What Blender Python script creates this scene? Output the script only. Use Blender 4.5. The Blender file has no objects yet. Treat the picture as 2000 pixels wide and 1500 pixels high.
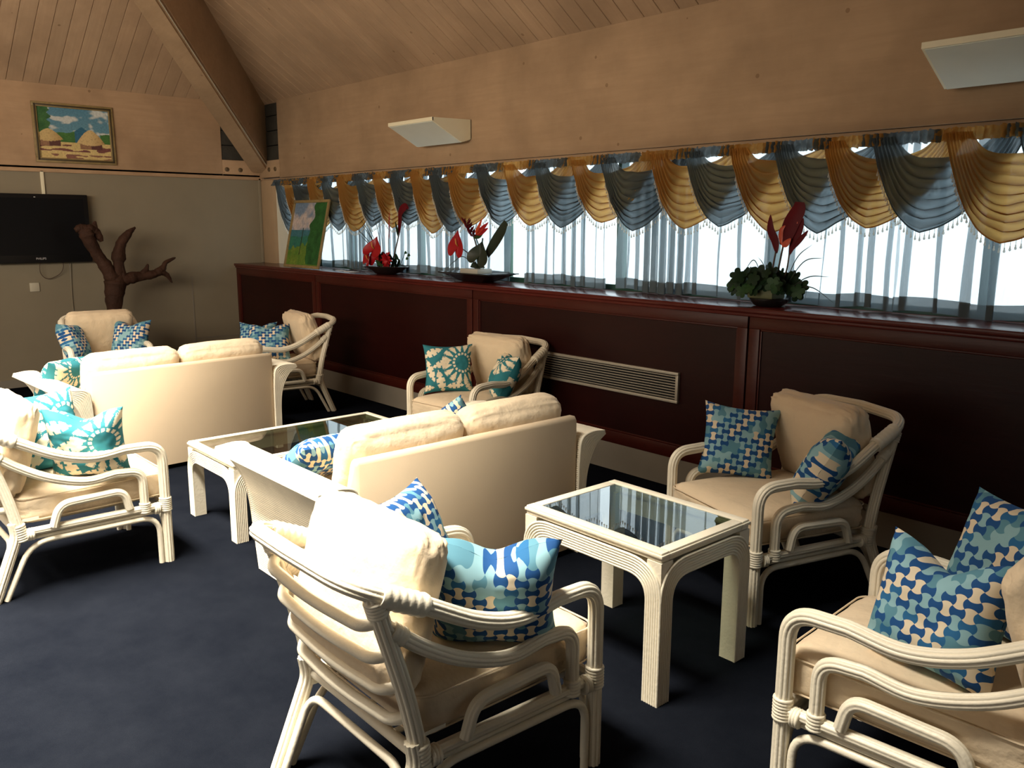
import bpy, bmesh, math, random
from mathutils import Vector, Matrix, noise
random.seed(7)
C = bpy.context.scene.collection
PI = math.pi
sin, cos, rad = math.sin, math.cos, math.radians

# ------------------------------------------------------------------ materials
def nmat(name):
    m = bpy.data.materials.new(name); m.use_nodes = True
    nt = m.node_tree; nt.nodes.clear()
    out = nt.nodes.new('ShaderNodeOutputMaterial')
    return m, nt, out
def N(nt, kind, **kw):
    n = nt.nodes.new(kind)
    for k, v in kw.items():
        if k in n.inputs: n.inputs[k].default_value = v
        else: setattr(n, k, v)
    return n
def L(nt, a, b): nt.links.new(a, b)
def mth(nt, op, a, b=None, c=None):
    n = nt.nodes.new('ShaderNodeMath'); n.operation = op
    for i, v in enumerate((a, b, c)):
        if v is None: continue
        if isinstance(v, (int, float)): n.inputs[i].default_value = v
        else: nt.links.new(v, n.inputs[i])
    return n.outputs[0]
def mixc(nt, f, a, b):
    n = nt.nodes.new('ShaderNodeMix'); n.data_type = 'RGBA'
    for i, v in ((0, f), (6, a), (7, b)):
        if isinstance(v, (int, float)): n.inputs[i].default_value = v
        elif isinstance(v, (tuple, list)): n.inputs[i].default_value = (*v[:3], 1)
        else: nt.links.new(v, n.inputs[i])
    return n.outputs[2]
def basic(name, col, rough=.5, var=.12, scale=6, bump=0, bscale=60, spec=.5, metal=0, coat=0, sheen=0, stretch=None):
    m, nt, out = nmat(name)
    b = N(nt, 'ShaderNodeBsdfPrincipled', Roughness=rough, Metallic=metal)
    b.inputs['Specular IOR Level'].default_value = spec
    b.inputs['Coat Weight'].default_value = coat
    b.inputs['Sheen Weight'].default_value = sheen
    tc = N(nt, 'ShaderNodeTexCoord')
    src = tc.outputs['Object']
    if stretch:
        mp = N(nt, 'ShaderNodeMapping'); mp.inputs['Scale'].default_value = stretch
        L(nt, src, mp.inputs['Vector']); src = mp.outputs[0]
    nz = N(nt, 'ShaderNodeTexNoise', Scale=scale, Detail=5.0)
    L(nt, src, nz.inputs['Vector'])
    f = mth(nt, 'MULTIPLY_ADD', nz.outputs['Fac'], 2.0, -.5)
    lo = tuple(c*(1-var) for c in col); hi = tuple(min(1, c*(1+var)) for c in col)
    L(nt, mixc(nt, f, lo, hi), b.inputs['Base Color'])
    if bump:
        nb = N(nt, 'ShaderNodeTexNoise', Scale=bscale, Detail=4.0); L(nt, src, nb.inputs['Vector'])
        bp = N(nt, 'ShaderNodeBump', Strength=bump, Distance=.01)
        L(nt, nb.outputs['Fac'], bp.inputs['Height']); L(nt, bp.outputs[0], b.inputs['Normal'])
    L(nt, b.outputs[0], out.inputs[0])
    return m

M = {}
M['reed'] = basic('painted_rattan', (.81, .745, .60), .42, .07, 9, .15, 90)
M['cream'] = basic('cream_cotton', (.70, .565, .395), .85, .06, 5, .9, 16, spec=.2, sheen=.15)
M['cream_plain'] = basic('cream_upholstery', (.60, .475, .33), .85, .04, 3, .08, 300, spec=.2)  # same fabric as the cushions, darkened to stand in for shade on the backs
M['wall'] = basic('painted_board', (.235, .20, .142), .8, .05, 3, .05, 200, spec=.2)
M['white_wall'] = basic('white_reveal', (.62, .62, .54), .7, .03)
M['column'] = basic('tan_paint', (.36, .25, .15), .7, .06)
M['skirt'] = basic('grey_vinyl_skirting', (.22, .195, .16), .6, .05)
M['black'] = basic('black_plastic', (.008, .008, .009), .35, .1, spec=.2)
M['screen'] = basic('dark_screen', (.005, .005, .006), .35, .05, spec=.15)
M['silver'] = basic('silver_print', (.5, .5, .52), .4, .02)
M['lampwhite'] = basic('off_white_lamp_enamel', (.74, .68, .50), .5, .04)
M['lampunder'] = basic('pale_grey_lamp_enamel', (.62, .63, .55), .5, .03)
M['aluminium'] = basic('grille_metal', (.42, .38, .31), .45, .05, metal=.3)
M['dark'] = basic('dark_void', (.006, .006, .006), .9, .1)
M['block'] = basic('dark_masonry', (.028, .024, .017), .8, .25, 12, .3, 60)
M['bolt'] = basic('bolt_head', (.10, .065, .03), .5, .1)
M['greenframe'] = basic('green_window_metal', (.03, .09, .06), .4, .05)
M['driftwood'] = basic('brown_driftwood', (.040, .018, .011), .75, .35, 9, .7, 40, spec=.2)
M['pottery'] = basic('black_pottery', (.012, .011, .011), .22, .1)
M['dish'] = basic('white_dish', (.42, .40, .34), .4, .05)
M['dishgreen'] = basic('mossy_dish', (.10, .11, .045), .6, .2)
M['leaf'] = basic('dark_leaf', (.009, .026, .011), .5, .3, 12, spec=.15)
M['leafdark'] = basic('blackish_leaf', (.010, .020, .010), .5, .3, 12)
M['leafgreen'] = basic('green_leaf', (.018, .055, .016), .5, .3, 12, spec=.2)
M['red'] = basic('red_spathe', (.30, .004, .010), .35, .1, 8)
M['darkred'] = basic('dark_red_bract', (.085, .004, .008), .5, .2, 8, spec=.12)
M['orangered'] = basic('orange_red_bract', (.5, .06, .02), .4, .2, 8)
M['spadix'] = basic('yellow_spadix', (.5, .25, .05), .6, .1)
M['stem'] = basic('stem', (.08, .05, .035), .6, .2)
M['frame_gold'] = basic('gilt_frame', (.24, .17, .07), .45, .25, 20)
M['frame_dark'] = basic('dark_frame_inlay', (.05, .035, .015), .5, .2)
M['paper'] = basic('white_paper', (.6, .6, .6), .8, .02)
M['label'] = basic('cushion_label', (.85, .8, .68), .8, .02)

M['plate'] = basic('wall_plate', (.50, .46, .36), .5, .02)

def wood_mat(name, base, tint, pitch_axis=None, pitch=.14, grain=(1, 12, 12), dark=(.14, .075, .035), rough=.75):
    m, nt, out = nmat(name)
    b = N(nt, 'ShaderNodeBsdfPrincipled', Roughness=rough); b.inputs['Specular IOR Level'].default_value = .25
    tc = N(nt, 'ShaderNodeTexCoord'); mp = N(nt, 'ShaderNodeMapping'); mp.inputs['Scale'].default_value = grain
    L(nt, tc.outputs['Object'], mp.inputs['Vector'])
    g = N(nt, 'ShaderNodeTexNoise', Scale=3.0, Detail=7.0, Roughness=.65); L(nt, mp.outputs[0], g.inputs['Vector'])
    g2 = N(nt, 'ShaderNodeTexNoise', Scale=1.9, Detail=5.0, Roughness=.6); L(nt, tc.outputs['Object'], g2.inputs['Vector'])
    col = mixc(nt, mth(nt, 'MULTIPLY_ADD', g.outputs['Fac'], 1.6, -.3), base, tint)
    col = mixc(nt, mth(nt, 'MULTIPLY_ADD', g2.outputs['Fac'], 2.4, -.95), col, tuple(c*.74 for c in base))
    if pitch_axis is not None:
        sp = N(nt, 'ShaderNodeSeparateXYZ'); L(nt, tc.outputs['Object'], sp.inputs[0])
        fl = mth(nt, 'FLOOR', mth(nt, 'DIVIDE', sp.outputs[pitch_axis], pitch))
        wn = N(nt, 'ShaderNodeTexWhiteNoise'); wn.noise_dimensions = '1D'; L(nt, fl, wn.inputs['W'])
        col = mixc(nt, mth(nt, 'MULTIPLY', wn.outputs['Value'], .35), col, tuple(c*.62 for c in tint))
    vo = N(nt, 'ShaderNodeTexVoronoi', Scale=4.2); L(nt, tc.outputs['Object'], vo.inputs['Vector'])
    kn = mth(nt, 'LESS_THAN', vo.outputs['Distance'], .055)
    col = mixc(nt, mth(nt, 'MULTIPLY', kn, .55), col, dark)
    L(nt, col, b.inputs['Base Color'])
    bp = N(nt, 'ShaderNodeBump', Strength=.25, Distance=.004); L(nt, g.outputs['Fac'], bp.inputs['Height'])
    L(nt, bp.outputs[0], b.inputs['Normal']); L(nt, b.outputs[0], out.inputs[0])
    return m
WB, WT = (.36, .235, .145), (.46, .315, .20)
M['board_x'] = wood_mat('ceiling_board_left', (.44, .29, .18), (.54, .375, .24), 1, .14, (.6, 14, 1))  # same timber as the right slope, paler to stand in for light on it
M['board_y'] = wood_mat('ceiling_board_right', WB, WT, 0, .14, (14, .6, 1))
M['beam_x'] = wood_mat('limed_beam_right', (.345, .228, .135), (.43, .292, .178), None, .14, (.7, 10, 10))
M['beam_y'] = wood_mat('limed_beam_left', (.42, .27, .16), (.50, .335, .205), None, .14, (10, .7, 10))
M['mahogany'] = wood_mat('red_stained_mahogany', (.015, .0016, .0013), (.024, .0024, .0018), None, .14, (1, 9, 9), dark=(.02, .003, .002), rough=.42)
M['mahogany'].node_tree.nodes['Principled BSDF'].inputs['Specular IOR Level'].default_value = .22
M['mahogany_rail'] = wood_mat('red_stained_rail', (.048, .0068, .0042), (.070, .0105, .0060), None, .14, (1, 9, 9), dark=(.03, .004, .003), rough=.36)
M['mahogany_rail'].node_tree.nodes['Principled BSDF'].inputs['Specular IOR Level'].default_value = .3
M['ledge'] = wood_mat('polished_ledge', (.075, .010, .008), (.11, .016, .012), None, .14, (.7, 9, 9), dark=(.03, .004, .003), rough=.24)

def carpet():
    m, nt, out = nmat('navy_carpet')
    b = N(nt, 'ShaderNodeBsdfPrincipled', Roughness=1.0); b.inputs['Specular IOR Level'].default_value = .0
    tc = N(nt, 'ShaderNodeTexCoord')
    a = N(nt, 'ShaderNodeTexNoise', Scale=3.5, Detail=6.0, Roughness=.7); L(nt, tc.outputs['Object'], a.inputs['Vector'])
    p = N(nt, 'ShaderNodeTexNoise', Scale=420.0, Detail=2.0); L(nt, tc.outputs['Object'], p.inputs['Vector'])
    col = mixc(nt, mth(nt, 'MULTIPLY_ADD', a.outputs['Fac'], 1.8, -.4), (.0050, .0059, .0082), (.0112, .0128, .0168))
    col = mixc(nt, mth(nt, 'MULTIPLY', p.outputs['Fac'], .55), col, (.0032, .0048, .0105))
    L(nt, col, b.inputs['Base Color'])
    bp = N(nt, 'ShaderNodeBump', Strength=.8, Distance=.004); L(nt, p.outputs['Fac'], bp.inputs['Height'])
    L(nt, bp.outputs[0], b.inputs['Normal']); L(nt, b.outputs[0], out.inputs[0])
    return m
M['carpet'] = carpet()

def cloth(name, col, trans, transp, weave=0.0):
    m, nt, out = nmat(name)
    d = N(nt, 'ShaderNodeBsdfDiffuse'); d.inputs[0].default_value = (*col, 1)
    t = N(nt, 'ShaderNodeBsdfTranslucent'); t.inputs[0].default_value = (*col, 1)
    tr = N(nt, 'ShaderNodeBsdfTransparent')
    tc = N(nt, 'ShaderNodeTexCoord'); nz = N(nt, 'ShaderNodeTexNoise', Scale=40.0, Detail=4.0)
    mp = N(nt, 'ShaderNodeMapping'); mp.inputs['Scale'].default_value = (3, 3, .6)
    L(nt, tc.outputs['Object'], mp.inputs['Vector']); L(nt, mp.outputs[0], nz.inputs['Vector'])
    m1 = N(nt, 'ShaderNodeMixShader'); m1.inputs[0].default_value = trans
    m2 = N(nt, 'ShaderNodeMixShader')
    L(nt, mth(nt, 'MULTIPLY_ADD', nz.outputs['Fac'], weave, transp-weave*.5), m2.inputs[0])
    L(nt, d.outputs[0], m1.inputs[1]); L(nt, t.outputs[0], m1.inputs[2])
    L(nt, m1.outputs[0], m2.inputs[1]); L(nt, tr.outputs[0], m2.inputs[2]); L(nt, m2.outputs[0], out.inputs[0])
    return m
M['sheer'] = cloth('blue_grey_sheer', (.27, .345, .39), .5, .42, .14)
M['sheerhem'] = cloth('blue_grey_hem', (.17, .22, .25), .4, .10, .05)
M['bead'] = cloth('pale_glass_bead', (.80, .78, .72), .6, .25, .02)
M['swaggrey'] = cloth('slate_grey_swag', (.165, .20, .22), .78, .035, .05)
M['swaggold'] = cloth('gold_swag', (.56, .31, .09), .74, .02, .03)

def glass(name, tint):
    m, nt, out = nmat(name)
    tr = N(nt, 'ShaderNodeBsdfTransparent'); tr.inputs[0].default_value = (*tint, 1)
    gl = N(nt, 'ShaderNodeBsdfGlossy', Roughness=0.0)
    fr = N(nt, 'ShaderNodeFresnel', IOR=1.6)
    mx = N(nt, 'ShaderNodeMixShader')
    ge = N(nt, 'ShaderNodeNewGeometry')
    L(nt, mth(nt, 'MULTIPLY', mth(nt, 'MULTIPLY_ADD', fr.outputs[0], 1.7, .02), mth(nt, 'SUBTRACT', 1.0, ge.outputs['Backfacing'])), mx.inputs[0]); L(nt, tr.outputs[0], mx.inputs[1]); L(nt, gl.outputs[0], mx.inputs[2]); L(nt, mx.outputs[0], out.inputs[0])
    return m
M['tableglass'] = glass('smoked_table_glass', (.62, .66, .60))
M['paneglass'] = glass('window_glass', (.96, .98, .97))

def tess():
    """interlocking axe-head check in navy, mid blue, pale blue and cream"""
    m, nt, out = nmat('blue_tessellated_cotton')
    b = N(nt, 'ShaderNodeBsdfPrincipled', Roughness=.8); b.inputs['Specular IOR Level'].default_value = .2
    uv = N(nt, 'ShaderNodeUVMap'); sp = N(nt, 'ShaderNodeSeparateXYZ'); L(nt, uv.outputs[0], sp.inputs[0])
    u = mth(nt, 'MULTIPLY', sp.outputs[0], 13.0); v = mth(nt, 'MULTIPLY', sp.outputs[1], 13.0)
    pu = mth(nt, 'MULTIPLY', u, PI); pv = mth(nt, 'MULTIPLY', v, PI)
    A = .27
    u2 = mth(nt, 'MULTIPLY_ADD', mth(nt, 'MULTIPLY', mth(nt, 'SINE', pv), mth(nt, 'COSINE', pu)), A, u)
    v2 = mth(nt, 'MULTIPLY_ADD', mth(nt, 'MULTIPLY', mth(nt, 'SINE', pu), mth(nt, 'COSINE', pv)), -A, v)
    U = mth(nt, 'FLOOR', u2); V = mth(nt, 'FLOOR', v2)
    par = mth(nt, 'MODULO', mth(nt, 'ADD', mth(nt, 'ADD', U, V), 200), 2.0)
    cb = N(nt, 'ShaderNodeCombineXYZ'); L(nt, U, cb.inputs[0]); L(nt, V, cb.inputs[1])
    wn = N(nt, 'ShaderNodeTexWhiteNoise'); L(nt, cb.outputs[0], wn.inputs['Vector'])
    r = wn.outputs['Value']
    dg = mth(nt, 'SINE', mth(nt, 'MULTIPLY', mth(nt, 'SUBTRACT', U, mth(nt, 'MULTIPLY', V, 1.0)), 2*PI/8.0))
    dg2 = mth(nt, 'ADD', dg, mth(nt, 'MULTIPLY_ADD', r, .9, -.45))
    def ramp(fac, stops):
        rp = N(nt, 'ShaderNodeValToRGB'); rp.color_ramp.interpolation = 'CONSTANT'
        e = rp.color_ramp.elements
        while len(e) < len(stops): e.new(.5)
        for i, (p, c) in enumerate(stops): e[i].position = p; e[i].color = (*c, 1)
        L(nt, fac, rp.inputs[0]); return rp.outputs[0]
    fa = mth(nt, 'MULTIPLY_ADD', dg2, .35, .5)
    navy, mid, teal, pale, cream = (.014, .075, .235), (.025, .13, .30), (.10, .25, .33), (.25, .44, .50), (.72, .62, .46)
    ca = ramp(fa, [(0, navy), (.48, mid), (.60, navy), (.74, teal), (.86, pale)])
    cbb = ramp(fa, [(0, cream), (.30, pale), (.46, cream), (.62, teal), (.74, pale), (.90, cream)])
    L(nt, mixc(nt, par, ca, cbb), b.inputs['Base Color'])
    L(nt, b.outputs[0], out.inputs[0])
    return m
M['tess'] = tess()

def vcol_mat(name, rough=.8, spec=.2):
    m, nt, out = nmat(name)
    b = N(nt, 'ShaderNodeBsdfPrincipled', Roughness=rough); b.inputs['Specular IOR Level'].default_value = spec
    a = N(nt, 'ShaderNodeVertexColor'); a.layer_name = 'Col'
    L(nt, a.outputs[0], b.inputs['Base Color']); L(nt, b.outputs[0], out.inputs[0])
    return m
M['printed'] = vcol_mat('printed_teal_cotton')
M['canvas'] = vcol_mat('painted_canvas', .6, .3)

# ------------------------------------------------------------------ mesh builder
class MB:
    def __init__(s): s.v = []; s.f = []; s.col = None; s.uv = None
    def add(s, vs, fs):
        o = len(s.v); s.v += [tuple(p) for p in vs]; s.f += [tuple(i+o for i in f) for f in fs]; return s
    def box(s, x0, x1, y0, y1, z0, z1, b=0.0):
        if b <= 0:
            vs = [(x, y, z) for z in (z0, z1) for y in (y0, y1) for x in (x0, x1)]
            return s.add(vs, [(0, 2, 3, 1), (4, 5, 7, 6), (0, 1, 5, 4), (2, 6, 7, 3), (0, 4, 6, 2), (1, 3, 7, 5)])
        bm = bmesh.new(); bmesh.ops.create_cube(bm, size=1)
        for v in bm.verts: v.co = Vector(((x0+x1)/2+v.co.x*(x1-x0), (y0+y1)/2+v.co.y*(y1-y0), (z0+z1)/2+v.co.z*(z1-z0)))
        bmesh.ops.bevel(bm, geom=bm.edges[:], offset=b, segments=2, affect='EDGES', profile=.5)
        bm.verts.index_update()
        s.add([v.co.copy() for v in bm.verts], [[v.index for v in f.verts] for f in bm.faces]); bm.free(); return s
    def tube(s, path, sec, closed=False, caps=True, up=(0, 0, 1), scale=None):
        """path: points, sec: list of (a,b) section points (a along side, b along up)"""
        P = [Vector(p) for p in path]; n = len(P); k = len(sec)
        T = []
        for i in range(n):
            if closed: t = P[(i+1) % n]-P[i-1]
            else: t = P[min(i+1, n-1)]-P[max(i-1, 0)]
            T.append(t.normalized() if t.length > 1e-9 else Vector((0, 0, 1)))
        u = Vector(up); u = u-T[0]*u.dot(T[0])
        if u.length < 1e-3: u = Vector((1, 0, 0)); u = u-T[0]*u.dot(T[0])
        u.normalize(); vs = []
        for i in range(n):
            if i:
                ax = T[i-1].cross(T[i]); l = ax.length
                if l > 1e-7:
                    u = Matrix.Rotation(math.atan2(l, T[i-1].dot(T[i])), 3, ax/l) @ u
                u = (u-T[i]*u.dot(T[i])).normalized()
            side = T[i].cross(u); sc = scale[i] if scale else 1
            vs += [P[i]+side*a*sc+u*b*sc for a, b in sec]
        fs = []
        m = n if closed else n-1
        for i in range(m):
            a = i*k; b = ((i+1) % n)*k
            for j in range(k):
                j2 = (j+1) % k; fs.append((a+j, a+j2, b+j2, b+j))
        if caps and not closed: fs.append(tuple(range(k-1, -1, -1))); fs.append(tuple((n-1)*k+j for j in range(k)))
        return s.add(vs, fs)
    def grid(s, nx, ny, fn):
        vs = [fn(i/nx, j/ny) for j in range(ny+1) for i in range(nx+1)]
        return s.add(vs, [(j*(nx+1)+i, j*(nx+1)+i+1, (j+1)*(nx+1)+i+1, (j+1)*(nx+1)+i) for j in range(ny) for i in range(nx)])
    def lathe(s, prof, cx=0, cy=0, n=32, sq=None):
        vs = []
        for r, z in prof:
            for i in range(n):
                a = 2*PI*i/n; q = 1
                if sq: q = 1/max(abs(cos(a)), abs(sin(a)))
                vs.append((cx+r*q*cos(a), cy+r*q*sin(a), z))
        fs = []
        for j in range(len(prof)-1):
            for i in range(n):
                i2 = (i+1) % n; fs.append((j*n+i, j*n+i2, (j+1)*n+i2, (j+1)*n+i))
        fs.append(tuple(range(n-1, -1, -1))); return s.add(vs, fs)
    def build(s, name, mat, parent=None, smooth=40, kind=None):
        me = bpy.data.meshes.new(name); me.from_pydata(s.v, [], s.f); me.update()
        bm = bmesh.new(); bm.from_mesh(me); bmesh.ops.recalc_face_normals(bm, faces=bm.faces); bm.to_mesh(me); bm.free()
        if s.col:
            at = me.color_attributes.new('Col', 'FLOAT_COLOR', 'POINT')
            for i, c in enumerate(s.col): at.data[i].color = (*c, 1)
        if s.uv:
            ul = me.uv_layers.new(name='UVMap')
            for lp in me.loops: ul.data[lp.index].uv = s.uv[lp.vertex_index]
        me.materials.append(M[mat])
        if smooth:
            me.shade_smooth()
            if smooth < 180: me.set_sharp_from_angle(angle=rad(smooth))
        o = bpy.data.objects.new(name, me); C.objects.link(o)
        if parent: o.parent = parent
        if kind: o['kind'] = kind
        return o

def thing(name, label, cat, loc=(0, 0, 0), rz=0, group=None):
    o = bpy.data.objects.new(name, None); C.objects.link(o); o.empty_display_size = .1
    o.location = loc; o.rotation_euler = (0, 0, rz); o['label'] = label; o['category'] = cat
    if group: o['group'] = group
    return o
def tag(o, label, cat, group=None):
    o['label'] = label; o['category'] = cat
    if group: o['group'] = group
    return o
def kids(o): return [c for c in bpy.data.objects if c.parent is o]
def copy_tree(o, parent=None):
    ch = kids(o); c = o.copy(); C.objects.link(c); c.parent = parent
    for k in ch: copy_tree(k, c)
    return c

def circ(r, n=10): return [(r*cos(2*PI*i/n), r*sin(2*PI*i/n)) for i in range(n)]
def flute(rx, ry, lobes=10, depth=.0028, sub=4):
    out = []; n = lobes*sub
    for i in range(n):
        a = 2*PI*i/n; d = depth*abs(sin(lobes*a/2))-depth
        out.append(((rx+d)*cos(a), (ry+d)*sin(a)))
    return out
def fil(pts, r, n=8):
    """round the corners of a polyline"""
    P = [Vector(p) for p in pts]; out = [P[0]]
    for i in range(1, len(P)-1):
        rr = r[i-1] if isinstance(r, (list, tuple)) else r
        a = P[i-1]-P[i]; b = P[i+1]-P[i]
        d = min(rr, a.length*.49, b.length*.49)
        p0 = P[i]+a.normalized()*d; p2 = P[i]+b.normalized()*d
        for k in range(n+1):
            t = k/n; out.append(p0*(1-t)**2+P[i]*2*t*(1-t)+p2*t*t)
    out.append(P[-1]); return out
def crom(pts, n=8):
    P = [Vector(p) for p in pts]; P = [P[0]*2-P[1]]+P+[P[-1]*2-P[-2]]; out = []
    for i in range(1, len(P)-2):
        for k in range(n):
            t = k/n; a, b, c, d = P[i-1:i+3]
            out.append(.5*((2*b)+(c-a)*t+(2*a-5*b+4*c-d)*t*t+(3*b-a-3*c+d)*t**3))
    out.append(P[-2]); return out
def resample(path, step):
    P = [Vector(p) for p in path]; out = [P[0]]; acc = 0
    for a, b in zip(P, P[1:]):
        l = (b-a).length
        while acc+l >= step:
            t = (step-acc)/l; a = a.lerp(b, t); out.append(a); l = (b-a).length; acc = 0
            if l < 1e-9: break
        acc += l
    if (out[-1]-P[-1]).length > step*.3: out.append(P[-1])
    return out
def nz(x, y, z=0.0): return noise.noise(Vector((x, y, z)))

# ------------------------------------------------------------------ camera
cd = bpy.data.cameras.new('camera'); cam = bpy.data.objects.new('camera', cd); C.objects.link(cam)
yaw, pitch, roll, F = 0.8432295673, 0.1864024498, 0.0043931014, 1656.309
fw = Vector((-sin(yaw)*cos(pitch), cos(yaw)*cos(pitch), -sin(pitch)))
rt = Vector((cos(yaw), sin(yaw), 0)); up = rt.cross(fw)
r2 = rt*cos(roll)+up*sin(roll); u2 = up*cos(roll)-rt*sin(roll)
cam.matrix_world = Matrix(((r2.x, u2.x, -fw.x, 9.34), (r2.y, u2.y, -fw.y, -4.5), (r2.z, u2.z, -fw.z, 1.6), (0, 0, 0, 1)))
cd.sensor_width = 36; cd.lens = F/2000*36; cd.clip_start = .05; cd.clip_end = 200
bpy.context.scene.camera = cam

# ------------------------------------------------------------------ room shell
XR, YF = 14.0, -10.0            # far right wall, wall behind the camera
LZ, LY = 1.15, -.385            # ledge top and front
TA = math.tan(rad(34)); RIDGE = YF/2
MB().box(-.1, XR, YF, .3, -.1, 0).build('floor', 'carpet', kind='structure')
MB().box(-.15, 0, YF, .15, 0, 2.13).build('wall_left', 'wall', kind='structure')
MB().box(XR, XR+.15, YF, .15, 0, 7).build('wall_right', 'wall', kind='structure')
MB().box(-.15, XR, YF-.15, YF, 0, 3.2).build('wall_front', 'wall', kind='structure')
# left wall seams and skirting
m = MB(); m.box(0, .012, YF, LY, 0, .08); m.build('baseboard_left', 'skirt', kind='structure')
m = MB()
m.box(0, .006, -.905, -.897, .02, 1.02); m.box(0, .006, -2.125, -2.117, .08, 1.2)
m.box(0, .006, -.897, LY, .335, .343); m.box(0, .008, -2.117, -.905, .245, .252)
m.build('trim_1', 'skirt', kind='structure')
MB().box(0, .02, -2.31, -2.28, 1.84, 2.09, .003).build('trim_2', 'lampwhite', kind='structure')
# timber beams round the room
m = MB(); m.box(-.14, .0, YF, -.48, 2.10, 2.93, .004); m.box(-.14, 0, -.48, 0, 2.10, 2.285, .004)
m.box(-.02, .02, YF, -.0, 2.075, 2.112, .004)
m.build('wall_beam_left', 'beam_y', kind='structure')
m = MB(); m.box(.49, XR, -.05, .12, 2.09, 2.925, .004); m.box(0.0, .49, -.05, .12, 2.10, 2.285, .004)
m.box(.0, XR, -.03, .10, 2.055, 2.088, .004)
m.build('wall_beam_right', 'beam_x', kind='structure')
# dark masonry blocks in the corner above the beams
m = MB()
for k in range(5):
    z0 = 2.288+k*.158
    m.box(-.05, -.01, -.478, -.03, z0, z0+.150, .004)
    m.box(-.03, .488, -.03, .03, z0, z0+.150, .004)
m.build('wall_corner_block', 'block', kind='structure')
m = MB(); m.box(-.12, -.05, -.5, .1, 2.28, 3.1); m.box(-.1, .5, .03, .1, 2.28, 3.1); m.build('wall_corner_back', 'dark', kind='structure')
for y in (-.432, -.277):
    b = MB(); b.lathe([(.0235, 0), (.0235, .008), (.018, .013), (0.001, .014)], n=14)
    o = b.build('bolt', 'bolt'); o.location = (0, y, 2.182); o.rotation_euler = (0, PI/2, 0)
    tag(o, 'round bolt head in the left beam near the corner, ' + ('farther from' if y < -.4 else 'closer to') + ' the corner', 'bolt', 'beam bolts')
for x in (.253, .402):
    b = MB(); b.lathe([(.0235, 0), (.0235, .008), (.018, .013), (0.001, .014)], n=14)
    o = b.build('bolt', 'bolt'); o.location = (x, -.05, 2.186); o.rotation_euler = (PI/2, 0, 0)
    tag(o, 'round bolt head in the window beam beside the rafter foot, ' + ('farther from' if x > .3 else 'closer to') + ' the corner', 'bolt', 'beam bolts')

# ceiling boards: real V-grooved planks on both slopes
def plank_profile(a0, a1, pitch=.14, g=.009, d=.012):
    out = []; a = math.floor(a0/pitch)*pitch
    while a < a1:
        out += [(a+g*.5, -0.0), (a+pitch-g*.5, 0.0), (a+pitch, d)]; a += pitch
    return out
th = rad(34)
m = MB(); pr = plank_profile(YF, 0.02)            # left slope: boards run up in +x
vs = []; fs = []
for i, (y, d) in enumerate(pr):
    yy = max(y, YF); xe = min(-yy, yy-YF)+.35; xe = max(xe, .02)
    for x in (-.15, xe): vs.append((x-d*sin(th), yy, 2.9+x*TA+d*cos(th)))
for i in range(len(pr)-1): fs.append((2*i, 2*i+1, 2*i+3, 2*i+2))
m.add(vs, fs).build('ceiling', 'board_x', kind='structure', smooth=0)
m = MB(); pr = plank_profile(0, XR)
vs = []; fs = []
for x, d in pr:
    ye = -min(max(x, .02)+.35, -RIDGE)
    for y in (.1, ye): vs.append((x, y+d*sin(th), 2.9-(y+.05)*TA+d*cos(th)))
for i in range(len(pr)-1): fs.append((2*i, 2*i+1, 2*i+3, 2*i+2))
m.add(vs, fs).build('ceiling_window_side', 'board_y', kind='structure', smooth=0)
m = MB(); vs = []; fs = []
for x, d in pr:
    ye = min(max(YF+x+.35, YF+.1), RIDGE)
    if x < .02: ye = YF+.3
    ye = YF+min(max(x, .02)+.35, -RIDGE)
    for y in (YF, ye): vs.append((x, y-d*sin(th), 2.9+(y-YF)*TA+d*cos(th)))
for i in range(len(pr)-1): fs.append((2*i, 2*i+1, 2*i+3, 2*i+2))
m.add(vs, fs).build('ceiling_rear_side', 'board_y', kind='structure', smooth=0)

# hip rafter: deep timber along the diagonal, with a cover strip let into its lower edge
hip = MB(); n2 = Vector((1, 1, 0)).normalized(); dv = Vector((1, -1, 0))
def hp(s, w, z): return Vector((s, -s, 0))+n2*w+Vector((0, 0, z))
def hz(s): return 2.12+.682*s
S0, S1 = .06, RIDGE*-1
sec = [(-.1, 0), (.085, 0), (.085, .022), (.095, .028), (.095, .04), (.088, .046), (.088, .075), (.1, .08), (.1, .80), (-.1, .80)]
vs = []
for s in (S0, S1):
    for w, dz in sec: vs.append(hp(s, w, hz(s)+dz))
k = len(sec); fs = [(i, (i+1) % k, k+(i+1) % k, k+i) for i in range(k)]+[tuple(range(k)), tuple(range(2*k-1, k-1, -1))]
hip.add(vs, fs).build('ceiling_hip_beam', 'beam_x', kind='structure', smooth=0)
m = MB(); vs = [hp(s, w, hz(s)+dz) for s in (S0+.02, S1) for w, dz in ((.0955, .029), (.100, .029), (.100, .038), (.0955, .038))]
m.add(vs, [(0, 1, 5, 4), (1, 2, 6, 5), (2, 3, 7, 6), (3, 0, 4, 7), (0, 1, 2, 3)]).build('ceiling_beam_strip', 'lampunder', kind='structure', smooth=0)

# corner column, white reveal, outer wall above/below the glazing
m = MB(); m.box(.0, .30, -.045, .1, 1.13, 2.07, .004); m.build('trim_3', 'column', kind='structure')
MB().box(-.01, .02, -.075, -.045, 1.15, 2.10, .006).build('trim_4', 'wall', kind='structure')
MB().box(.30, .62, -.005, .1, 1.13, 2.07).build('wall_back', 'white_wall', kind='structure')
MB().box(-.1, XR, 0.0, .12, 0, 1.13).build('wall_back_lower', 'wall', kind='structure')
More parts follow.
